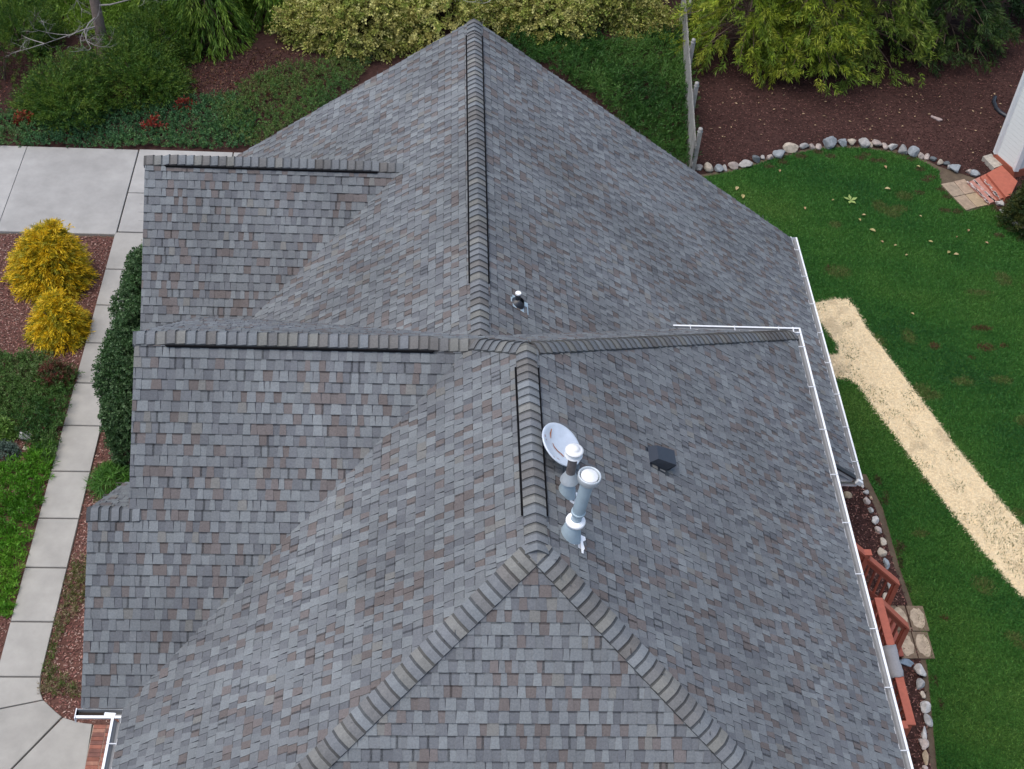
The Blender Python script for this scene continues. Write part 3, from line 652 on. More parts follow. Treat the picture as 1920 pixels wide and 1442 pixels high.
# flagstone pads beside the steps
pv = [((7.54, 1.46, 7.82, 2.02), 'small'), ((7.85, 1.46, 8.17, 2.02), 'far'), ((7.50, .86, 7.80, 1.44), 'mid'), ((7.82, .86, 8.12, 1.44), 'near')]
for i, (r4, _) in enumerate(pv):
    x0, y0, x1, y1 = r4; b = MB(); b.box((x0, y0, 0), (x1, y1, .045), (.16, .115, .075)); s_ = b.build('paver', M_stone)
    tag(s_, ['square paver half hidden beside the near stair railing, closest to the deck far corner', 'square paver with a pale cement patch, on the lawn side farthest from the camera', 'square paver between the deck railing and the patched corner paver', 'square paver with a pale patch, on the lawn side nearest the blue flat stone'][i], 'paver', 'square pavers at the deck stairs')
    rr = random.Random(i); b = MB(); n = 18; cx, cy = (x0+x1)/2, (y0+y1)/2
    b.face([(cx+math.cos(6.283*k/n)*(x1-x0)*.45*rr.uniform(.82, 1.08), cy+math.sin(6.283*k/n)*(y1-y0)*.45*rr.uniform(.82, 1.08), .049) for k in range(n)], (.40, .32, .23)); b.build('cement_patch', M_stone, s_)

# ------------------------------------------------------------------ stones
def ico():
    t = (1+5**.5)/2; V = [(-1, t, 0), (1, t, 0), (-1, -t, 0), (1, -t, 0), (0, -1, t), (0, 1, t), (0, -1, -t), (0, 1, -t), (t, 0, -1), (t, 0, 1), (-t, 0, -1), (-t, 0, 1)]
    F = [(0, 11, 5), (0, 5, 1), (0, 1, 7), (0, 7, 10), (0, 10, 11), (1, 5, 9), (5, 11, 4), (11, 10, 2), (10, 7, 6), (7, 1, 8), (3, 9, 4), (3, 4, 2), (3, 2, 6), (3, 6, 8), (3, 8, 9), (4, 9, 5), (2, 4, 11), (6, 2, 10), (8, 6, 7), (9, 8, 1)]
    V = [nrm(v) for v in V]
    for _ in range(2):
        c = {}; F2 = []
        def mid(a, b_):
            k = (min(a, b_), max(a, b_))
            if k not in c: V.append(nrm(V[a]+V[b_])); c[k] = len(V)-1
            return c[k]
        for a, b_, d in F: x, y, z = mid(a, b_), mid(b_, d), mid(d, a); F2 += [(a, x, z), (b_, y, x), (d, z, y), (x, y, z)]
        F = F2
    return A(V), F
IV, IF = ico()
def stone(x, y, rx, ry, rz, col, label, group, ang=0., seed=0, name='edging_stone', cat='stone', sink=.3):
    r = np.random.default_rng(seed+900); V = IV.copy(); rad = np.ones(len(V))
    for _ in range(11):
        d = nrm(r.normal(size=3)); k = V@d; lim = r.uniform(.5, .88); rad = np.where(k*rad > lim, lim/np.maximum(k, .05), rad)
    V = V*rad[:, None]*(1+r.normal(0, .012, (len(V), 1))); V = V*A((rx, ry, rz))*1.1; ca, sa = math.cos(ang), math.sin(ang)
    V = np.c_[V[:, 0]*ca-V[:, 1]*sa, V[:, 0]*sa+V[:, 1]*ca, V[:, 2]]+A((x, y, rz*(1-sink)))
    b = MB(); b.mesh(V, IF, col, False); o = b.build(name, M_stone); me = o.data
    c = A((x, y, 0)); me.transform(Matrix.Translation((-x, -y, 0))); o.location = (float(x), float(y), 0)
    return tag(o, label, cat, group)
SCOL = {'cream': (.46, .40, .32), 'pale pink': (.45, .38, .34), 'blue-grey': (.29, .32, .34), 'grey': (.33, .33, .32), 'light grey': (.48, .465, .44), 'dark grey': (.14, .16, .17), 'tan': (.38, .29, .19), 'white': (.58, .57, .55)}
ORD = ['first', 'second', 'third', 'fourth', 'fifth', 'sixth', 'seventh', 'eighth', 'ninth', 'tenth', 'eleventh', 'twelfth', 'thirteenth', 'fourteenth', 'fifteenth', 'sixteenth', 'seventeenth', 'eighteenth', 'nineteenth', 'twentieth', 'twenty-first', 'twenty-second', 'twenty-third', 'twenty-fourth', 'twenty-fifth', 'twenty-sixth', 'twenty-seventh', 'twenty-eighth', 'twenty-ninth', 'thirtieth', 'thirty-first', 'thirty-second', 'thirty-third', 'thirty-fourth', 'thirty-fifth']
bs = [(200, 885, 38, 44, 'grey'), (250, 885, 56, 46, 'cream'), (303, 893, 46, 46, 'blue-grey'), (338, 882, 28, 40, 'light grey'), (380, 878, 56, 36, 'pale pink'), (445, 870, 76, 40, 'light grey'), (502, 842, 56, 40, 'dark grey'), (536, 830, 26, 26, 'light grey'), (572, 830, 40, 34, 'pale pink'), (625, 815, 66, 44, 'blue-grey'), (687, 785, 82, 50, 'cream'), (753, 770, 52, 34, 'grey'), (797, 775, 36, 30, 'pale pink'), (830, 772, 34, 36, 'pale pink'), (888, 758, 88, 62, 'blue-grey'), (955, 752, 56, 52, 'blue-grey'), (1008, 750, 50, 32, 'cream'), (1070, 758, 66, 46, 'light grey'), (1106, 760, 28, 34, 'cream'), (1140, 760, 52, 42, 'pale pink'), (1185, 767, 34, 42, 'pale pink'), (1222, 775, 56, 40, 'light grey'), (1278, 792, 56, 50, 'grey'), (1335, 805, 62, 56, 'blue-grey'), (1371, 820, 36, 36, 'pale pink'), (1405, 826, 36, 30, 'pale pink'), (1440, 840, 36, 30, 'dark grey'), (1475, 857, 36, 30, 'cream'), (1510, 862, 34, 32, 'dark grey'), (1526, 880, 30, 26, 'light grey'), (1556, 890, 66, 46, 'blue-grey'), (1630, 906, 36, 30, 'pale pink'), (1661, 917, 46, 42, 'blue-grey')]
for i, (zx, zy, w, h, c) in enumerate(bs):
    s_ = 2.8235; q = at(1240+zx/s_, (zy+h*.10)/s_, .05); mpx = 29.0/FPX*1.10
    rx, ry = w/s_/2*mpx*1.16, h/s_/2*mpx*1.48
    sz = 'large' if w*h > 3000 else 'small' if w*h < 1300 else 'mid-sized'
    kk = random.uniform(.62, .86); k = tuple(a*kk for a in SCOL[c])
    stone(q[0], q[1], rx, ry, min(rx, ry)*.8, k, f'{sz} {c} stone, {ORD[i]} from the wooden fence in the curved garden edging', 'stones of the curved garden edging', random.uniform(-.25, .25), i)
for i, (zx, zy, w, h, c) in enumerate([(1785, 1082, 52, 40, 'light grey'), (1800, 1122, 28, 20, 'grey'), (1828, 1150, 22, 18, 'light grey'), (1870, 1190, 40, 20, 'light grey'), (1903, 1205, 40, 30, 'pale pink')]):
    s_ = 2.8235; q = at(1240+zx/s_, zy/s_); rx, ry = w/s_/2*.0125*1.1, h/s_/2*.0125*1.4
    stone(q[0], q[1], rx, ry, rx*.6, SCOL[c], f'{c} stone, {ORD[i]} below the red brick steps at the right edge', 'stones below the brick steps', 0, 70+i)
rs = [(345, 140, 30, 26, 'white'), (372, 172, 28, 38, 'light grey'), (390, 205, 34, 28, 'light grey'), (391, 242, 42, 46, 'pale pink'), (415, 226, 16, 24, 'tan'), (412, 285, 26, 42, 'grey'), (430, 330, 38, 48, 'light grey'), (446, 378, 34, 44, 'pale pink'), (464, 430, 36, 52, 'cream'), (462, 475, 42, 48, 'cream'), (482, 525, 34, 56, 'blue-grey'), (497, 620, 32, 54, 'grey'), (480, 678, 38, 48, 'cream')]
for i, (zx, zy, w, h, c) in enumerate(rs):
    s_ = 2.396; q = at(1460+zx/s_, 840+zy/s_); rx, ry = w/s_/2*.0100*.98, h/s_/2*.0100*1.06
    stone(q[0], q[1], rx, ry, min(rx, ry)*.85, SCOL[c], f'{c} stone, {ORD[i]} down from the garage gutter in the edging by the lawn', 'edging stones between garage and deck stairs', random.uniform(-.3, .3), 100+i)
ls = [(632, 1010, 62, 58, 'light grey'), (632, 1070, 48, 54, 'grey'), (646, 1117, 30, 40, 'cream'), (655, 1172, 48, 62, 'light grey'), (670, 1228, 40, 58, 'grey'), (652, 1285, 28, 62, 'light grey'), (645, 1335, 48, 52, 'pale pink'), (657, 1395, 30, 68, 'tan'), (655, 1442, 24, 26, 'pale pink')]
for i, (zx, zy, w, h, c) in enumerate(ls):
    s_ = 2.396; q = at(1460+zx/s_, 840+zy/s_); rx, ry = w/s_/2*.0097*.98, h/s_/2*.0097*1.06
    stone(q[0], q[1], rx, ry, min(rx, ry)*.85, SCOL[c], f'{c} stone, {ORD[i]} below the pavers in the edging beside the deck', 'edging stones below the pavers', random.uniform(-.3, .3), 130+i)
q = at(1460+572/2.396, 840+970/2.396); stone(q[0], q[1], .15, .085, .04, (.16, .21, .26), 'flat blue slate lying below the square pavers', None, -.15, 150)
q = at(1460+305/2.396, 840+216/2.396); stone(q[0], q[1], .12, .085, .08, SCOL['tan'], 'lone tan rock in the mulch under the gutter', None, 0, 151, name='rock', cat='rock')
q = at(45, 822); stone(q[0], q[1], .16, .12, .09, (.5, .5, .5), 'whitish angular rock among the green ground cover at the left edge', None, .2, 152, name='rock', cat='rock')
q = at(47, 842); stone(q[0], q[1], .07, .05, .035, SCOL['cream'], 'small cream pebble just below the whitish rock at the left', None, .2, 153, name='rock', cat='rock')
b = MB(); q = at(1755, 224); q[2] = .03; b.tube([q+A((-.12, .10, 0)), q, q+A((.06, -.06, .0)), q+A((.14, -.09, .02))], [.03, .045, .06, .025], 8, (.34, .27, .25)); tag(b.build('broken_branch', M_bark), 'short pale broken branch lying on the dark mulch', 'branch')
# black pipe loop on the mulch
pts = [at(*q, .05) for q in ((1866, 182), (1863, 190), (1868, 203), (1876, 211), (1886, 217), (1896, 221))]
b = MB(); b.tube(pts, .055, 10); tag(b.build('drain_pipe', M_black), 'black corrugated drain pipe curving out by the white wall', 'pipe')

# ------------------------------------------------------------------ neighbour shed, steps, pavers, block
a0, a1 = at(1867, 287, .25)[:2], at(1901, 317, .25)[:2]; du = nrm(a1-a0); dv = A((-du[1], du[0])); dv = dv if dv[0] > 0 else -dv
sh = thing('shed', (*a0, 0), 'white-sided shed on a red base at the right edge', 'shed')
P = lambda u, v: tuple(a0+du*u+dv*v)
Ls = .80
b = MB(); b.prism([P(0, 0), P(Ls, 0), P(Ls, 2.6), P(0, 2.6)], .25, 4.2); b.build('wall', M_siding, sh)
b = MB(); b.prism([P(-.03, -.03), P(Ls+.03, -.03), P(Ls+.03, 2.63), P(-.03, 2.63)], 0, .249, (.33, .09, .05)); b.build('base', M_redp, sh)
for u in (0., Ls):
    b = MB(); c = a0+du*u; b.box((c[0]-.06, c[1]-.06, .252), (c[0]+.06, c[1]+.06, 4.2)); b.build('corner_board', M_white, sh)
b = MB(); b.prism([P(-.25, -.3), P(Ls+.25, -.3), P(Ls+.25, 2.9), P(-.25, 2.9)], 4.2, 4.32); b.build('roof', M_dark, sh)
def quadbox(name, px, z0, z1, col, M):
    b = MB(); b.prism([tuple(at(x, y, z1)[:2]) for x, y in px], z0, z1, col); return b.build(name, M)
st = thing('entry_steps', at(1855, 350), 'red painted steps with worn white edges leading to the shed', 'steps')
def qb(name, px, z1, col, par):
    poly = [tuple(at(x, y, z1)[:2]) for x, y in px]
    if sum(poly[i][0]*poly[(i+1) % len(poly)][1]-poly[(i+1) % len(poly)][0]*poly[i][1] for i in range(len(poly))) < 0: poly = poly[::-1]
    b = MB(); b.prism(poly, 0, z1, col); return b.build(name, M_redp, par)
qb('landing', [(1850, 325), (1878, 310), (1908, 340), (1895, 366), (1886, 369)], .24, (.36, .10, .06), st)
qb('step', [(1838, 331), (1849, 325.5), (1884, 369), (1873, 374)], .17, (.35, .11, .07), st)
for k in range(9):
    pass
s2 = qb('step', [(1815, 342), (1837, 331.5), (1872, 374.5), (1856, 381)], .11, (.38, .17, .13), st)
b = MB(); r = random.Random(8)
for z1, l0, l1, nn in ((.113, (1817, 342), (1856, 380), 26), (.113, (1826, 337), (1864, 377), 22), (.173, (1840, 331), (1875, 373), 16)):
    for k in range(nn):
        f = r.random(); c = at(l0[0]+(l1[0]-l0[0])*f+r.uniform(-2, 2), l0[1]+(l1[1]-l0[1])*f+r.uniform(-1, 1), z1); d = nrm(at(*l1, z1)-at(*l0, z1)); e = A((-d[1], d[0], 0)); L, w = r.uniform(.03, .11), r.uniform(.008, .028)
        b.face([c-d*L-e*w, c+d*L*.8-e*w*.6, c+d*L+e*w, c-d*L*.7+e*w*.8], (.48, .40, .37))
b.build('worn_paint', M_stone, st)
tl = [[(1765, 345), (1788, 340.5), (1808, 364), (1787, 369)], [(1789, 340), (1808, 335.5), (1831, 359.5), (1809, 364)], [(1788, 370), (1809, 365), (1831, 388), (1812, 394)], [(1810, 365), (1832, 360.5), (1856, 383), (1832, 388)]]
for i, px in enumerate(tl):
    poly = [tuple(at(x, y, .05)[:2]) for x, y in px]; b = MB(); b.prism(poly[::-1], 0, .05, tuple(a*random.uniform(.92, 1.08) for a in (.30, .22, .155))); o = b.build('paver', M_stone)
    tag(o, ['tan square paver by the red steps, left corner of the four', 'tan square paver by the red steps, touching the worn step and the stone edging end', 'tan square paver by the red steps, front corner on the grass', 'tan square paver by the red steps, right corner under the step end'][i], 'paver', 'tan pavers at the red steps')
poly = [tuple(at(x, y, .14)[:2]) for x, y in ((1843, 293), (1859, 288), (1880, 309), (1864, 315))]; b = MB(); b.prism(poly[::-1], 0, .14, (.36, .33, .28)); tag(b.build('concrete_block', M_stone), 'pale concrete block lying beside the red landing', 'block')

# ------------------------------------------------------------------ fence
f0, f1 = A((5.33, 15.3)), A((5.95, 22.9)); fd = nrm(f1-f0); fl = np.linalg.norm(f1-f0); fn = A((fd[1], -fd[0]))
fe = thing('picket_fence', (*f0, 0), 'weathered grey wooden picket fence between the juniper bank and the mulch bed', 'fence')
r = random.Random(3)
for k in range(62):
    c = f0+fd*(k+.5)*fl/62; g_ = r.uniform(.85, 1.1); col = (.30*g_, .29*g_, .265*g_); b = MB(); w = .045; h_ = 1.12+r.uniform(-.03, .03)
    for s0_, s1_ in ((0, 1),):
        pr = [(-w, .05), (w, .05), (w, h_-.08), (0, h_), (-w, h_-.08)]
        V = [(c[0]+fd[0]*u-fn[0]*.012, c[1]+fd[1]*u-fn[1]*.012, z) for u, z in pr]+[(c[0]+fd[0]*u+fn[0]*.012, c[1]+fd[1]*u+fn[1]*.012, z) for u, z in pr]
        b.mesh(V, [(4, 3, 2, 1, 0), (5, 6, 7, 8, 9)]+[(i, (i+1) % 5, 5+(i+1) % 5, 5+i) for i in range(5)], col)
    b.build('picket', M_fence, fe)
for z in (.3, .85):
    b = MB(); b.beam((*(f0+fn*.035), z), (*(f1+fn*.035), z), .04, .09, (.27, .26, .24)); b.build('rail', M_fence, fe)
for s_ in (.15, 2.2, 4.3, 6.3):
    c = f0+fd*s_+fn*.10; b = MB(); b.box((c[0]-.05, c[1]-.05, 0), (c[0]+.05, c[1]+.05, 1.2), (.30, .29, .27))
    b.lathe((c[0], c[1], 1.2), (0, 0, 1), [(.06, 0), (.075, .02), (.04, .04), (.06, .08), (.05, .12), (0, .15)], 10, (.33, .32, .30)); b.build('post', M_fence, fe)

# ------------------------------------------------------------------ vegetation
def unit(n): return nrm(rng.normal(size=(n, 3)))
def lumpy(d, seed, amp=.22, sc=2.6):        # radius factor for direction d
    r = np.random.default_rng(seed); v = np.ones(len(d))
    for _ in range(14):
        c = nrm(r.normal(size=3)); v += amp*np.exp(-((1-d@c)*sc*3))*r.choice((1, 1, -1))*r.uniform(.5, 1.2)
    return v
def sprays(o, dr, n, L, spread, ll, lw, C, droop=.0, cv=.25):
    # for every spray (origin o, direction dr) n leaves set along an axis of length L
    m_ = len(o); dr = nrm(dr); t = rng.uniform(.05, 1, (m_, n, 1)); Lx = np.broadcast_to(L, m_)[:, None, None]
    ax = dr[:, None, :]*t*Lx; ax = ax-A((0, 0, 1.))*droop*(t*t)*Lx
    s = rng.normal(size=(m_, n, 3)); s = nrm(s-dr[:, None, :]*(s*dr[:, None, :]).sum(-1, keepdims=True))
    P = o[:, None, :]+ax+s*Lx*.03; D = dr[:, None, :]*(1-spread)+s*spread-A((0, 0, 1.))*droop*.8
    C = A(C)
    cc = (C[rng.integers(0, len(C), m_)] if C.ndim == 2 else np.repeat(C[None], m_, 0))[:, None, :]*rng.uniform(1-cv, 1+cv, (m_, n, 1))
    return P.reshape(-1, 3), D.reshape(-1, 3), rng.uniform(.7, 1.2, m_*n)*ll, rng.uniform(.7, 1.2, m_*n)*lw, cc.reshape(-1, 3)
def cat_(L): return [np.concatenate(x) for x in zip(*L)]
def stems(par, c, hgt, r0, n, col, name='stem', spread=.5):
    b = MB(); r = random.Random(int(abs(c[0])*100))
    for k in range(n):
        a = r.uniform(0, 6.28); s = r.uniform(.2, 1)*spread; b.tube([(c[0], c[1], 0), (c[0]+math.cos(a)*s*.4, c[1]+math.sin(a)*s*.4, hgt*.5), (c[0]+math.cos(a)*s, c[1]+math.sin(a)*s, hgt)], [r0, r0*.7, r0*.25], 6, col)
    return b.build(name, M_bark, par)
def mound(name, c, rx, ry, h, ns, leaf, pal, label, cat, seed, group=None, spread=.5, nl=20, L=.22, updir=.5, droop=.0, cone=0., amp=.22, inner=.55, base=.0):
    t = thing(name, (c[0], c[1], 0), label, cat, group)
    d = unit(ns); d[:, 2] = np.abs(d[:, 2])*1.0-base*rng.random(ns); d = nrm(d)
    rad = lumpy(d, seed, amp)*(1-(1-inner)*rng.random(ns)**2.2)
    p = d*rad[:, None]*A((rx, ry, h)); 
    if cone: p[:, :2] *= (1-cone*np.clip(p[:, 2:3]/h, 0, 1))
    p = p+A((c[0], c[1], .02)); p[:, 2] = np.maximum(p[:, 2], .03)
    dr = nrm(d*A((1, 1, .6))+A((0, 0, updir))+rng.normal(0, .35, (ns, 3)))
    q = sprays(p-dr*L*.6, dr, nl, L*rng.uniform(.7, 1.3, ns), spread, leaf[0], leaf[1], pal, droop)
    leaves('foliage', *q, M_leaf, t); stems(t, c, h*.75, .03, 5, (.10, .075, .055), spread=min(rx, ry)*.6)
    return t
# golden thread cypresses
YP = [(.76, .50, .012), (.64, .43, .014), (.46, .37, .02), (.80, .58, .025), (.30, .29, .022)]
def gold(px, py, rx, h, lab, seed):
    c = at(px, py); return mound('golden_cypress', c, rx, rx, h, 1500, (.10, .017), YP, lab, 'shrub', seed, 'golden shrubs in the front bed', .36, 30, .34, .25, .45, cone=.45, amp=.3, inner=.5)
gold(100, 532, .76, 1.36, 'larger pointed golden yellow cypress shrub beside the driveway', 41)
gold(116, 617, .68, 1.08, 'smaller rounded golden yellow cypress shrub in front of the taller one', 42)
# tall holly column against the side wall
th = thing('holly_hedge', (-6.45, 7.2, 0), 'tall dark green holly hedge of small leaves along the left wall', 'hedge')
hp = []; n = 15000
for (hx, hy, hr, hry, hh) in ((-6.78, 8.3, .54, .62, 2.75), (-6.78, 7.5, .60, .7, 2.6), (-6.78, 6.7, .63, .7, 2.5), (-6.78, 6.0, .61, .6, 2.35), (-6.78, 5.45, .48, .45, 1.9)):
    nn = 2600; a = rng.uniform(0, 6.283, nn); z = rng.random(nn)**.8; d = np.c_[np.cos(a), np.sin(a), z*.6]; prof = np.clip(1.02-(np.clip(z-.72, 0, 1)/.30)**2, .12, 1)**.6*(.85+.15*np.minimum(z/.3, 1))
    rad = prof*(.62+.38*rng.random(nn)**.45)*lumpy(nrm(d), int(hx*100+hy*10) % 999, .22)
    p = np.c_[hx+np.cos(a)*rad*hr, hy+np.sin(a)*rad*hry, .05+z*hh]
    dr = nrm(np.c_[np.cos(a), np.sin(a), np.full(nn, .5)]+rng.normal(0, .45, (nn, 3)))
    hp.append(sprays(p, dr, 15, .16*np.ones(nn), .62, .048, .03, [(.034, .080, .028), (.050, .108, .036), (.070, .138, .048), (.10, .17, .075), (.036, .09, .024)]))
leaves('foliage', *cat_(hp), M_leaf, th)
b = MB()
for hx, hy, hh in ((-6.95, 8.3, 2.3), (-6.95, 7.5, 2.2), (-6.9, 6.7, 2.1), (-6.85, 6.0, 1.9), (-6.85, 5.45, 1.4)): b.tube([(hx, hy, 0), (hx+.05, hy, hh*.5), (hx, hy+.05, hh)], [.06, .045, .015], 8, (.14, .12, .10))
b.build('trunk', M_bark, th)
# small plants in the left beds
q = at(215, 905); mound('grass_tuft', (q[0], q[1]), .34, .36, .34, 260, (.22, .014), [(.06, .17, .02), (.085, .21, .03), (.045, .13, .018)], 'bright green grassy tuft in red mulch beside the walkway', 'plant', 51, None, .55, 9, .14, .9, .3)
q = at(105, 715); mound('nandina', (q[0], q[1]), .36, .34, .42, 420, (.05, .02), [(.13, .05, .03), (.08, .07, .03), (.16, .045, .03), (.07, .10, .03), (.10, .09, .03)], 'small reddish-bronze leafy shrub beside the walkway edge', 'shrub', 52, None, .6, 14, .14, .4)
q = at(14, 850); mound('dusty_plant', (q[0], q[1]), .26, .22, .22, 260, (.05, .018), [(.09, .14, .11), (.12, .17, .14), (.07, .11, .08)], 'small blue-green plant beside the whitish rock', 'plant', 53, None, .6, 12, .12, .5)
q = at(10, 815); mound('leafy_plant', (q[0], q[1]), .24, .22, .30, 160, (.10, .03), [(.10, .20, .03), (.13, .23, .05)], 'small yellow-green leafy plant behind the whitish rock', 'plant', 54, None, .6, 10, .14, .7)
# ground covers
def cover(name, poly, dens, nl, L, leaf, pal, h, seed, up=.8, holes=(), spread=.5, thr=None, lean=(0, 0)):
    p = scatter(poly, area(poly)*dens, holes)
    if thr: p = p[wnoise(p[:, 0], p[:, 1], thr[0], seed) > thr[1]]
    n = len(p); hh = h*(.35+.65*wnoise(p[:, 0], p[:, 1], 2.4, seed+3))*rng.uniform(.3, 1, n)
    dr = nrm(np.c_[rng.normal(0, .7, n)+lean[0], rng.normal(0, .7, n)+lean[1], np.full(n, up)])
    o = np.c_[p, hh]
    pal = A(pal); k = np.clip((wnoise(p[:, 0], p[:, 1], 1.7, seed+5)*.7+rng.random(n)*.45)*len(pal)-.4, 0, len(pal)-1).astype(int)
    q = list(sprays(o-dr*L*.3, dr, nl, L*rng.uniform(.7, 1.3, n), spread, leaf[0], leaf[1], (1., 1., 1.))); q[4] = q[4]*np.repeat(pal[k], nl, 0)
    q[0][:, 2] = np.maximum(q[0][:, 2], .012)
    return struct(leaves(name, *q, M_leaf), 'stuff')
JP = [(.025, .065, .018), (.04, .095, .022), (.06, .125, .028), (.085, .15, .04), (.11, .16, .06)]
cover('juniper_ground_cover', G((-30, 672), (60, 668), (128, 700), (150, 700), (143, 716), (118, 800), (98, 876), (60, 842), (30, 790), (-40, 800)), 330, 26, .24, (.06, .018), [(.03, .085, .02), (.05, .125, .026), (.08, .165, .035), (.11, .20, .05), (.14, .21, .07)], .26, 61)
LP = [(.05, .16, .010), (.075, .23, .014), (.11, .29, .02), (.15, .33, .028)]
cover('liriope_ground_cover', G((-40, 880), (20, 868), (70, 842), (104, 842), (94, 890), (70, 972), (46, 1062), (20, 1162), (-40, 1152)), 260, 14, .17, (.10, .018), LP, .16, 62, up=1.)
cover('weeds', [(-7.78, .0), (-6.5, -.1), (-6.2, 1.2), (-6.4, 2.9), (-7.76, 2.9)], 420, 9, .11, (.07, .013), [(.10, .14, .03), (.14, .17, .045), (.26, .21, .12), (.09, .15, .03)], .07, 63, up=1., thr=(2.0, .44))
cover('weeds', [(-8.0, 10.9), (-6.2, 10.9), (-6.2, 12.1), (-8.0, 12.1)], 120, 8, .1, (.05, .014), [(.05, .10, .02), (.08, .12, .03)], .06, 64, thr=(2.2, .5))
# bank behind the driveway
cover('ivy_ground_cover', G((-30, 278), (-30, 222), (60, 214), (160, 206), (300, 195), (440, 180), (480, 225), (470, 278), (440, 281)), 210, 16, .16, (.055, .026), [(.030, .097, .038), (.051, .135, .049), (.074, .176, .061), (.101, .203, .061), (.095, .162, .054)], .22, 65)
cover('juniper_ground_cover', G((395, 200), (520, 130), (640, 115), (700, 118), (640, 195), (480, 285), (430, 262)), 210, 18, .2, (.05, .018), [(.053, .128, .030), (.075, .165, .038), (.112, .210, .045), (.128, .158, .045), (.075, .150, .045)], .3, 66)
cover('juniper_ground_cover', G((940, 95), (1000, 62), (1110, 72), (1180, 88), (1240, 70), (1284, 70), (1290, 200), (1292, 330), (1230, 300), (1100, 180)), 165, 26, .42, (.085, .017), [(.020, .072, .014), (.034, .105, .018), (.055, .145, .025), (.095, .20, .04)], .5, 67, up=.75, spread=.36, lean=(.25, -.35))
cover('grass', G((-60, 80), (60, 70), (330, 70), (560, 10), (560, -60), (-100, -60)), 260, 9, .16, (.12, .022), [(.12, .23, .025), (.16, .28, .032), (.20, .31, .04)], .12, 68)
cover('dry_leaf_litter', G((330, 100), (560, 90), (560, 170), (430, 215), (330, 160)), 130, 4, .05, (.06, .035), [(.16, .06, .03), (.10, .04, .03), (.18, .10, .06), (.12, .05, .04)], .03, 69, up=.2)
cover('dry_leaf_litter', G((1180, 90), (1290, 70), (1290, 20), (1150, 60)), 100, 4, .05, (.06, .035), [(.16, .07, .03), (.12, .06, .03)], .03, 70, up=.2)
# junipers on the bank
JB = [(.029, .080, .011), (.047, .114, .013), (.072, .150, .017), (.103, .187, .023), (.124, .194, .023)]
for px, py, rx, ry, h, ns, lab in ((262, 168, 1.35, 1.2, 1.0, 1500, 'wide dark green juniper right of the grey bare trunk'), (128, 205, 1.25, 1.0, .85, 1300, 'wide dark green juniper left of the bare trunk above the ivy'), (40, 90, 1.3, 1.2, 1.2, 1100, 'dark juniper behind the left edge with purplish twigs in front'), (300, 95, 1.2, 1.1, 1.0, 1100, 'juniper behind, between the bare trunk and the drooping bright green tree')):
    q = at(px, py); mound('juniper', q, rx, ry, h, ns, (.075, .017), JB, lab, 'shrub', px, 'dark junipers on the bank', .4, 30, .5, .45, .15, amp=.5, inner=.3)
for px, py, lab in ((290, 245, 'crimson leafy sprig nearest the driveway in the ivy'), (347, 208, 'small orange-red sprig above the crimson one'), (50, 235, 'rusty red sprig at the left end of the ivy')):
    q = at(px, py); mound('red_sprig', q, .26, .14, .38, 60, (.07, .03), [(.26, .025, .018), (.20, .03, .02), (.32, .06, .03)], lab, 'plant', px, 'red sprigs in the ivy', .5, 8, .14, .6)
q = at(10, 150); mound('bare_shrub', q, .6, .8, .9, 300, (.05, .01), [(.10, .04, .04), (.08, .04, .035), (.12, .05, .045)], 'purplish brown twiggy shrub at the left edge', 'shrub', 9, None, .35, 12, .4, .8)
# pale yellow-green variegated shrubs
PP = [(.44, .43, .12), (.34, .37, .08), (.54, .52, .19), (.24, .30, .055), (.38, .35, .10)]
for px, py, rx, ry, h, ns, lab in ((655, 66, 1.85, 1.5, 2.0, 2100, 'largest pale yellow-green shrub, left of the roof peak'), (800, 40, 1.7, 1.4, 2.1, 1700, 'pale yellow-green shrub directly behind the roof peak on its left'), (1010, 44, 1.6, 1.3, 1.7, 1500, 'pale yellow-green shrub right of the roof peak by the pale trunk'), (1150, 42, 1.5, 1.3, 1.7, 1500, 'pale yellow-green shrub nearest the wooden fence')):
    q = at(px, py); mound('variegated_shrub', q, rx, ry, h, ns, (.075, .042), PP, lab, 'shrub', px, 'pale yellow-green shrubs behind the roof', .58, 34, .60, .30, .2, amp=.4, inner=.62)
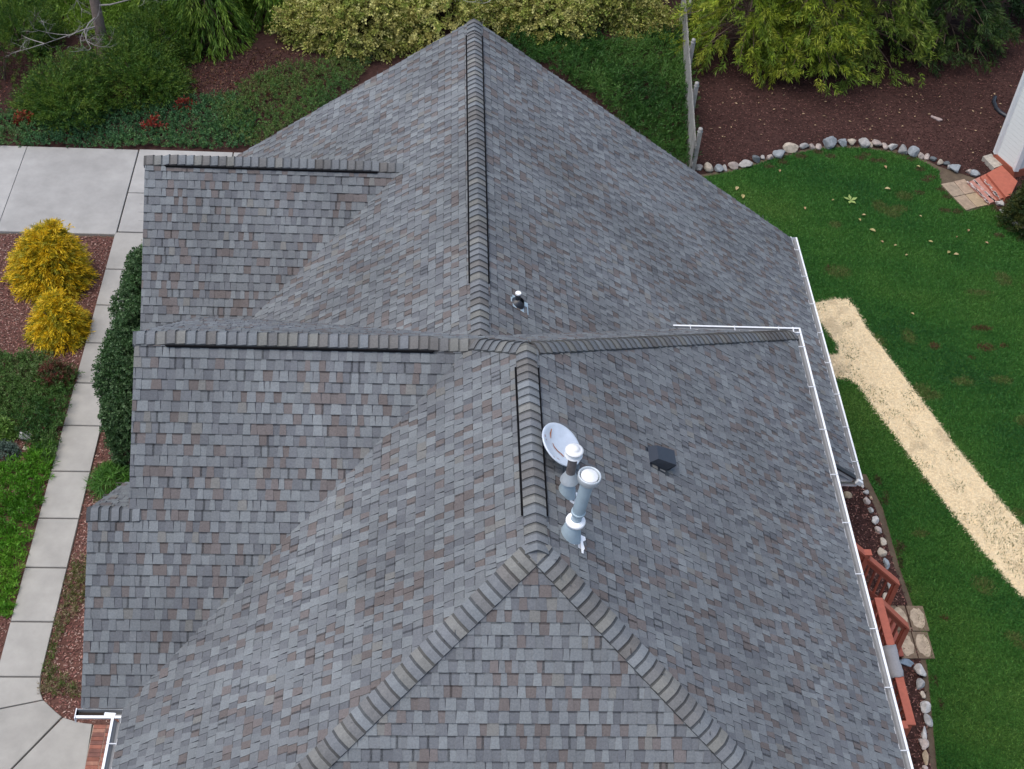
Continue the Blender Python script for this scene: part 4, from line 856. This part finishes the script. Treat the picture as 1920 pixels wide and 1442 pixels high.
# drooping conifers
def conifer(px, py, R, H, pal, lab, seed, nb=150, z0=.5, per=16, nl=26, ll=.17, lw=.027, droop=.5, group=None, name='cryptomeria', sag=.35, cat='tree', tl=.36, spread=.42):
    c = at(px, py); t = thing(name, (c[0], c[1], 0), lab, cat, group); r = np.random.default_rng(seed)
    b = MB(); b.tube([(c[0], c[1], 0), (c[0]+.05, c[1], H*.5), (c[0], c[1], H)], [.16, .10, .02], 10, (.16, .10, .075)); tr = b.build('trunk', M_bark, t)
    b = MB(); O = []; Dd = []; sh_ = []
    for k in range(nb):
        f = r.random()**1.15; z = z0+f*(H-z0-.1); L = R*(1-f*.86)*r.uniform(.75, 1.1); a = r.uniform(0, 6.283); e = A((math.cos(a), math.sin(a), 0))
        pts = [A((c[0], c[1], z))+e*L*s+A((0, 0, L*(.22*s-(sag+.12)*s*s))) for s in (0, .35, .7, 1.)]
        b.tube(pts, [.03, .022, .013, .005], 5, (.13, .085, .06), cap=False)
        g = r.uniform(.8, 1.2)
        for j in range(per):
            s = .30+.70*r.random()**.6; p = A((c[0], c[1], z))+e*L*s+A((0, 0, L*(.22*s-(sag+.12)*s*s))); sd_ = A((-e[1], e[0], 0))*r.normal(0, 1)
            O.append(p+sd_*.10*L); Dd.append(e*.75+sd_*.5+A((0, 0, r.normal(-droop*.5, .3)))); sh_.append(g)
    b.build('limb', M_bark, t)
    O, Dd = A(O), A(Dd); C = A(pal); cc = C[r.integers(0, len(C), len(O))]*A(sh_)[:, None]
    q = list(sprays(O, Dd, nl, tl*r.uniform(.6, 1.3, len(O)), spread, ll, lw, (1., 1., 1.), droop)); q[4] = q[4]*np.repeat(cc, nl, 0)
    leaves('crown', *q, M_leaf, t); return t
CY = [(.22, .30, .022), (.17, .25, .020), (.28, .34, .028), (.11, .18, .018), (.32, .36, .04)]
CD = [(.032, .075, .015), (.045, .095, .018), (.07, .13, .024), (.022, .055, .012)]
CG = [(.12, .23, .026), (.09, .19, .02), (.16, .27, .03), (.19, .29, .035)]
GR = 'fingered conifers above the mulch bed'
conifer(1390, 102, 2.1, 5.4, CY, 'bright yellow-green fingered conifer nearest the wooden fence', 201, 150, per=9, droop=.30, sag=.24, spread=.50, tl=.36, ll=.17, lw=.022, nl=34, group=GR)
conifer(1505, 122, 1.9, 5.5, CY, 'yellow-green fingered conifer with the lowest tips over the mulch', 202, 150, per=9, droop=.30, sag=.24, spread=.50, tl=.36, ll=.17, lw=.022, nl=34, group=GR)
conifer(1612, 96, 2.1, 6, [(.14, .22, .024), (.10, .17, .02), (.18, .25, .03), (.21, .27, .04)], 'mid green fingered conifer right of the low-tipped one', 203, 150, per=9, droop=.30, sag=.24, spread=.50, tl=.36, ll=.17, lw=.022, nl=34, group=GR)
conifer(1760, 75, 1.9, 5.5, CD+[(.07, .11, .02)], 'dark green shadowy conifer left of the glossy-leaved tree', 204, 150, per=9, droop=.30, sag=.24, spread=.50, tl=.36, ll=.17, lw=.022, nl=34, group=GR)
conifer(1300, -10, 1.5, 5, CY, 'yellow-green conifer standing behind the far end of the fence', 205, 90, per=9, droop=.30, sag=.24, spread=.5, ll=.17, lw=.022, nl=32, group=GR)
conifer(1680, 20, 1.9, 6, CD, 'dark conifer behind, between the mid green and shadowy ones', 206, 100, per=9, droop=.30, sag=.24, spread=.5, ll=.17, lw=.022, nl=32, group=GR)
GL = 'drooping bright green trees behind the bank'
conifer(395, 78, 1.15, 4.2, CG, 'bright green drooping conifer with the lowest hanging tip over bare mulch', 211, 80, per=13, droop=.9, sag=.7, group=GL)
conifer(500, 22, 1.3, 5, CG, 'bright green drooping conifer beside the largest pale shrub', 212, 80, per=13, droop=.9, sag=.6, group=GL)
conifer(320, 5, 1.3, 5, CG, 'bright green drooping conifer behind, left of the lowest hanging one', 213, 70, per=12, droop=.9, sag=.6, group=GL)
conifer(60, -20, 1.6, 5, CG, 'bright green conifer behind the left bare branches', 214, 70, per=12, droop=.8, sag=.5, group=GL)
conifer(240, -35, 1.5, 5, [(.07, .13, .016), (.09, .16, .02)], 'bright green conifer standing behind the bare grey trunk', 215, 70, per=12, droop=.8, sag=.5, group=GL)
# glossy broadleaf at the upper right, conifer bush at the right edge
def broadleaf(px, py, H, R, pal, lab, seed):
    c = at(px, py); t = thing('broadleaf_tree', (c[0], c[1], 0), lab, 'tree'); b = MB(); b.tube([(c[0], c[1], 0), (c[0], c[1], H*.55), (c[0]+.1, c[1], H)], [.12, .09, .02], 8, (.12, .09, .07))
    b.build('trunk', M_bark, t)
    n = 1700; d = unit(n); p = d*(lumpy(d, seed, .35)*(.45+.55*rng.random(n)**.5))[:, None]*A((R, R, H*.48))+A((c[0], c[1], H*.55)); dr = nrm(d+rng.normal(0, .5, (n, 3)))
    leaves('crown', *sprays(p, dr, 12, .26*np.ones(n), .6, .10, .05, pal), M_leaf, t)
broadleaf(1905, 30, 3.6, 1.2, [(.03, .075, .02), (.045, .10, .03), (.07, .13, .05), (.025, .06, .018)], 'glossy small-leaved tree in the top right corner', 221)
q = at(1928, 425); mound('conifer_bush', (q[0], q[1]), .62, .62, 1.9, 1500, (.07, .018), [(.028, .052, .014), (.045, .07, .016), (.06, .08, .018), (.08, .09, .02)], 'dense dark green conifer bush at the right edge beside the red steps', 'shrub', 231, None, .4, 26, .26, .5, .2, cone=.4, amp=.25)
# bare trees
def bare(px, py, H, r0, col, lab, seed, lean, z1st=1.3, nb=13):
    c = at(px, py); t = thing('bare_tree', (c[0], c[1], 0), lab, 'tree', 'bare winter trees'); r = random.Random(seed)
    b = MB(); tp = [A((c[0]+lean*s*s*H*.5, c[1], H*s)) for s in (0, .08, .3, .6, 1.)]; b.tube(tp, [r0*1.35, r0*1.02, r0*.85, r0*.55, r0*.12], 12, col[0]); b.build('trunk', M_bark, t)
    b = MB()
    def br(p, d, L, rad, dep):
        pts = [p]; q = p; dd = d
        for s in range(4):
            dd = nrm(dd+A((r.gauss(0, .22), r.gauss(0, .22), r.gauss(.05, .15)))); q = q+dd*L/4; pts.append(q)
        b.tube(pts, [rad, rad*.8, rad*.6, rad*.42, rad*.22], 6 if dep < 2 else 4, col[1], cap=False)
        if dep < 3:
            for k in range(5 if dep == 0 else 4):
                i = r.choice((1, 2, 2, 3, 3, 4)); a = r.uniform(-1, 1); e = nrm(dd+A((r.gauss(0, .75), r.gauss(0, .75), r.gauss(.05, .35)))); br(pts[i], e, L*r.uniform(.4, .62), rad*.48, dep+1)
    for k in range(nb):
        z = z1st+.3*k if k < 4 else z1st+(H-z1st)*(k+.5)/nb*.9; a = r.uniform(0, 6.283) if k > 3 else (3.6, 4.4, -.35, 2.9)[k]; s = z/H
        br(A((c[0]+lean*s*s*H*.5, c[1], z)), nrm((math.cos(a), math.sin(a), .15 if k < 4 else .45)), (1.9 if k < 4 else 1.6)*r.uniform(.8, 1.15), r0*(.17 if k < 4 else .22), 0)
    b.build('branch', M_bark, t); return t
bare(197, 103, 6.0, .155, ((.19, .145, .12), (.25, .235, .22)), 'bare tree with a brown-grey trunk and pale spreading twigs at the upper left', 301, -.12, .9, 15)
bare(928, 45, 6.0, .10, ((.40, .38, .35), (.36, .34, .31)), 'bare pale-barked tree just behind the roof peak', 302, .02, 1.0, 10)

# ------------------------------------------------------------------ fallen leaves on the lawn
def fallen(px, py, L, col, lab, grp, ang):
    c = at(px, py, .07); b = MB(); n = 5; P = []
    for i in range(n+1):
        f = i/n; w = L*.30*math.sin(math.pi*min(.97, f*.92+.06)); x = (f-.5)*L; z = .03*math.sin(f*3.1)*(L/.2)
        P.append([(x, -w, z+.02), (x, 0, z), (x, w, z+.02)])
    ca, sa = math.cos(ang), math.sin(ang); rot = lambda p: A((c[0]+p[0]*ca-p[1]*sa, c[1]+p[0]*sa+p[1]*ca, .055+p[2]))
    for i in range(n):
        for j in (0, 1): b.face([rot(P[i][j]), rot(P[i+1][j]), rot(P[i+1][j+1]), rot(P[i][j+1])], col)
    o = b.build('fallen_leaf', M_leaf); return tag(o, lab, 'leaf', grp)
FL = [(1382, 353, .15), (1393, 368, .16), (1462, 320, .1), (1664, 354, .15), (1562, 375, .08), (1509, 390, .1), (1620, 403, .1), (1636, 432, .16), (1654, 453, .08), (1679, 460, .09), (1745, 453, .11), (1794, 444, .06), (1793, 477, .13), (1779, 473, .12), (1816, 432, .1), (1700, 478, .08), (1722, 312, .1), (1660, 313, .12), (1726, 405, .07), (1612, 412, .1), (1850, 455, .09), (1711, 588, .08)]
for i, (x, y, L) in enumerate(FL):
    fallen(x, y, L*1.0, [(.50, .40, .20), (.42, .36, .15), (.45, .30, .16)][i % 3], 'pale tan fallen leaf lying on the green back lawn', 'fallen leaves on the back lawn', random.uniform(0, 6.28))
sp = thing('leafy_sprig', at(1595, 375), 'light green leafy sprig lying on the back lawn', 'sprig')
b = MB(); c = at(1595, 375, .06)
for a in (.4, 1.6, 2.7, 4.3, 5.2):
    d = A((math.cos(a), math.sin(a), .15)); e = A((-d[1], d[0], .1)); b.face([c, c+d*.10+e*.045, c+d*.2, c+d*.10-e*.045], (.30, .40, .12))
b.build('leaf', M_leaf, sp)
p = scatter(G((1300, 150), (1900, 150), (1900, 330), (1700, 270), (1500, 265), (1320, 300)), 700); p = p[:110]; n = len(p)
a = rng.uniform(0, 6.28, n); struct(leaves('leaf_litter', np.c_[p, np.full(n, .05)], np.c_[np.cos(a), np.sin(a), np.zeros(n)], rng.uniform(.05, .11, n), .04, A((.38, .27, .16))*rng.uniform(.6, 1.2, (n, 1)), M_leaf, flat=A((0, 0, 1.))), 'stuff')
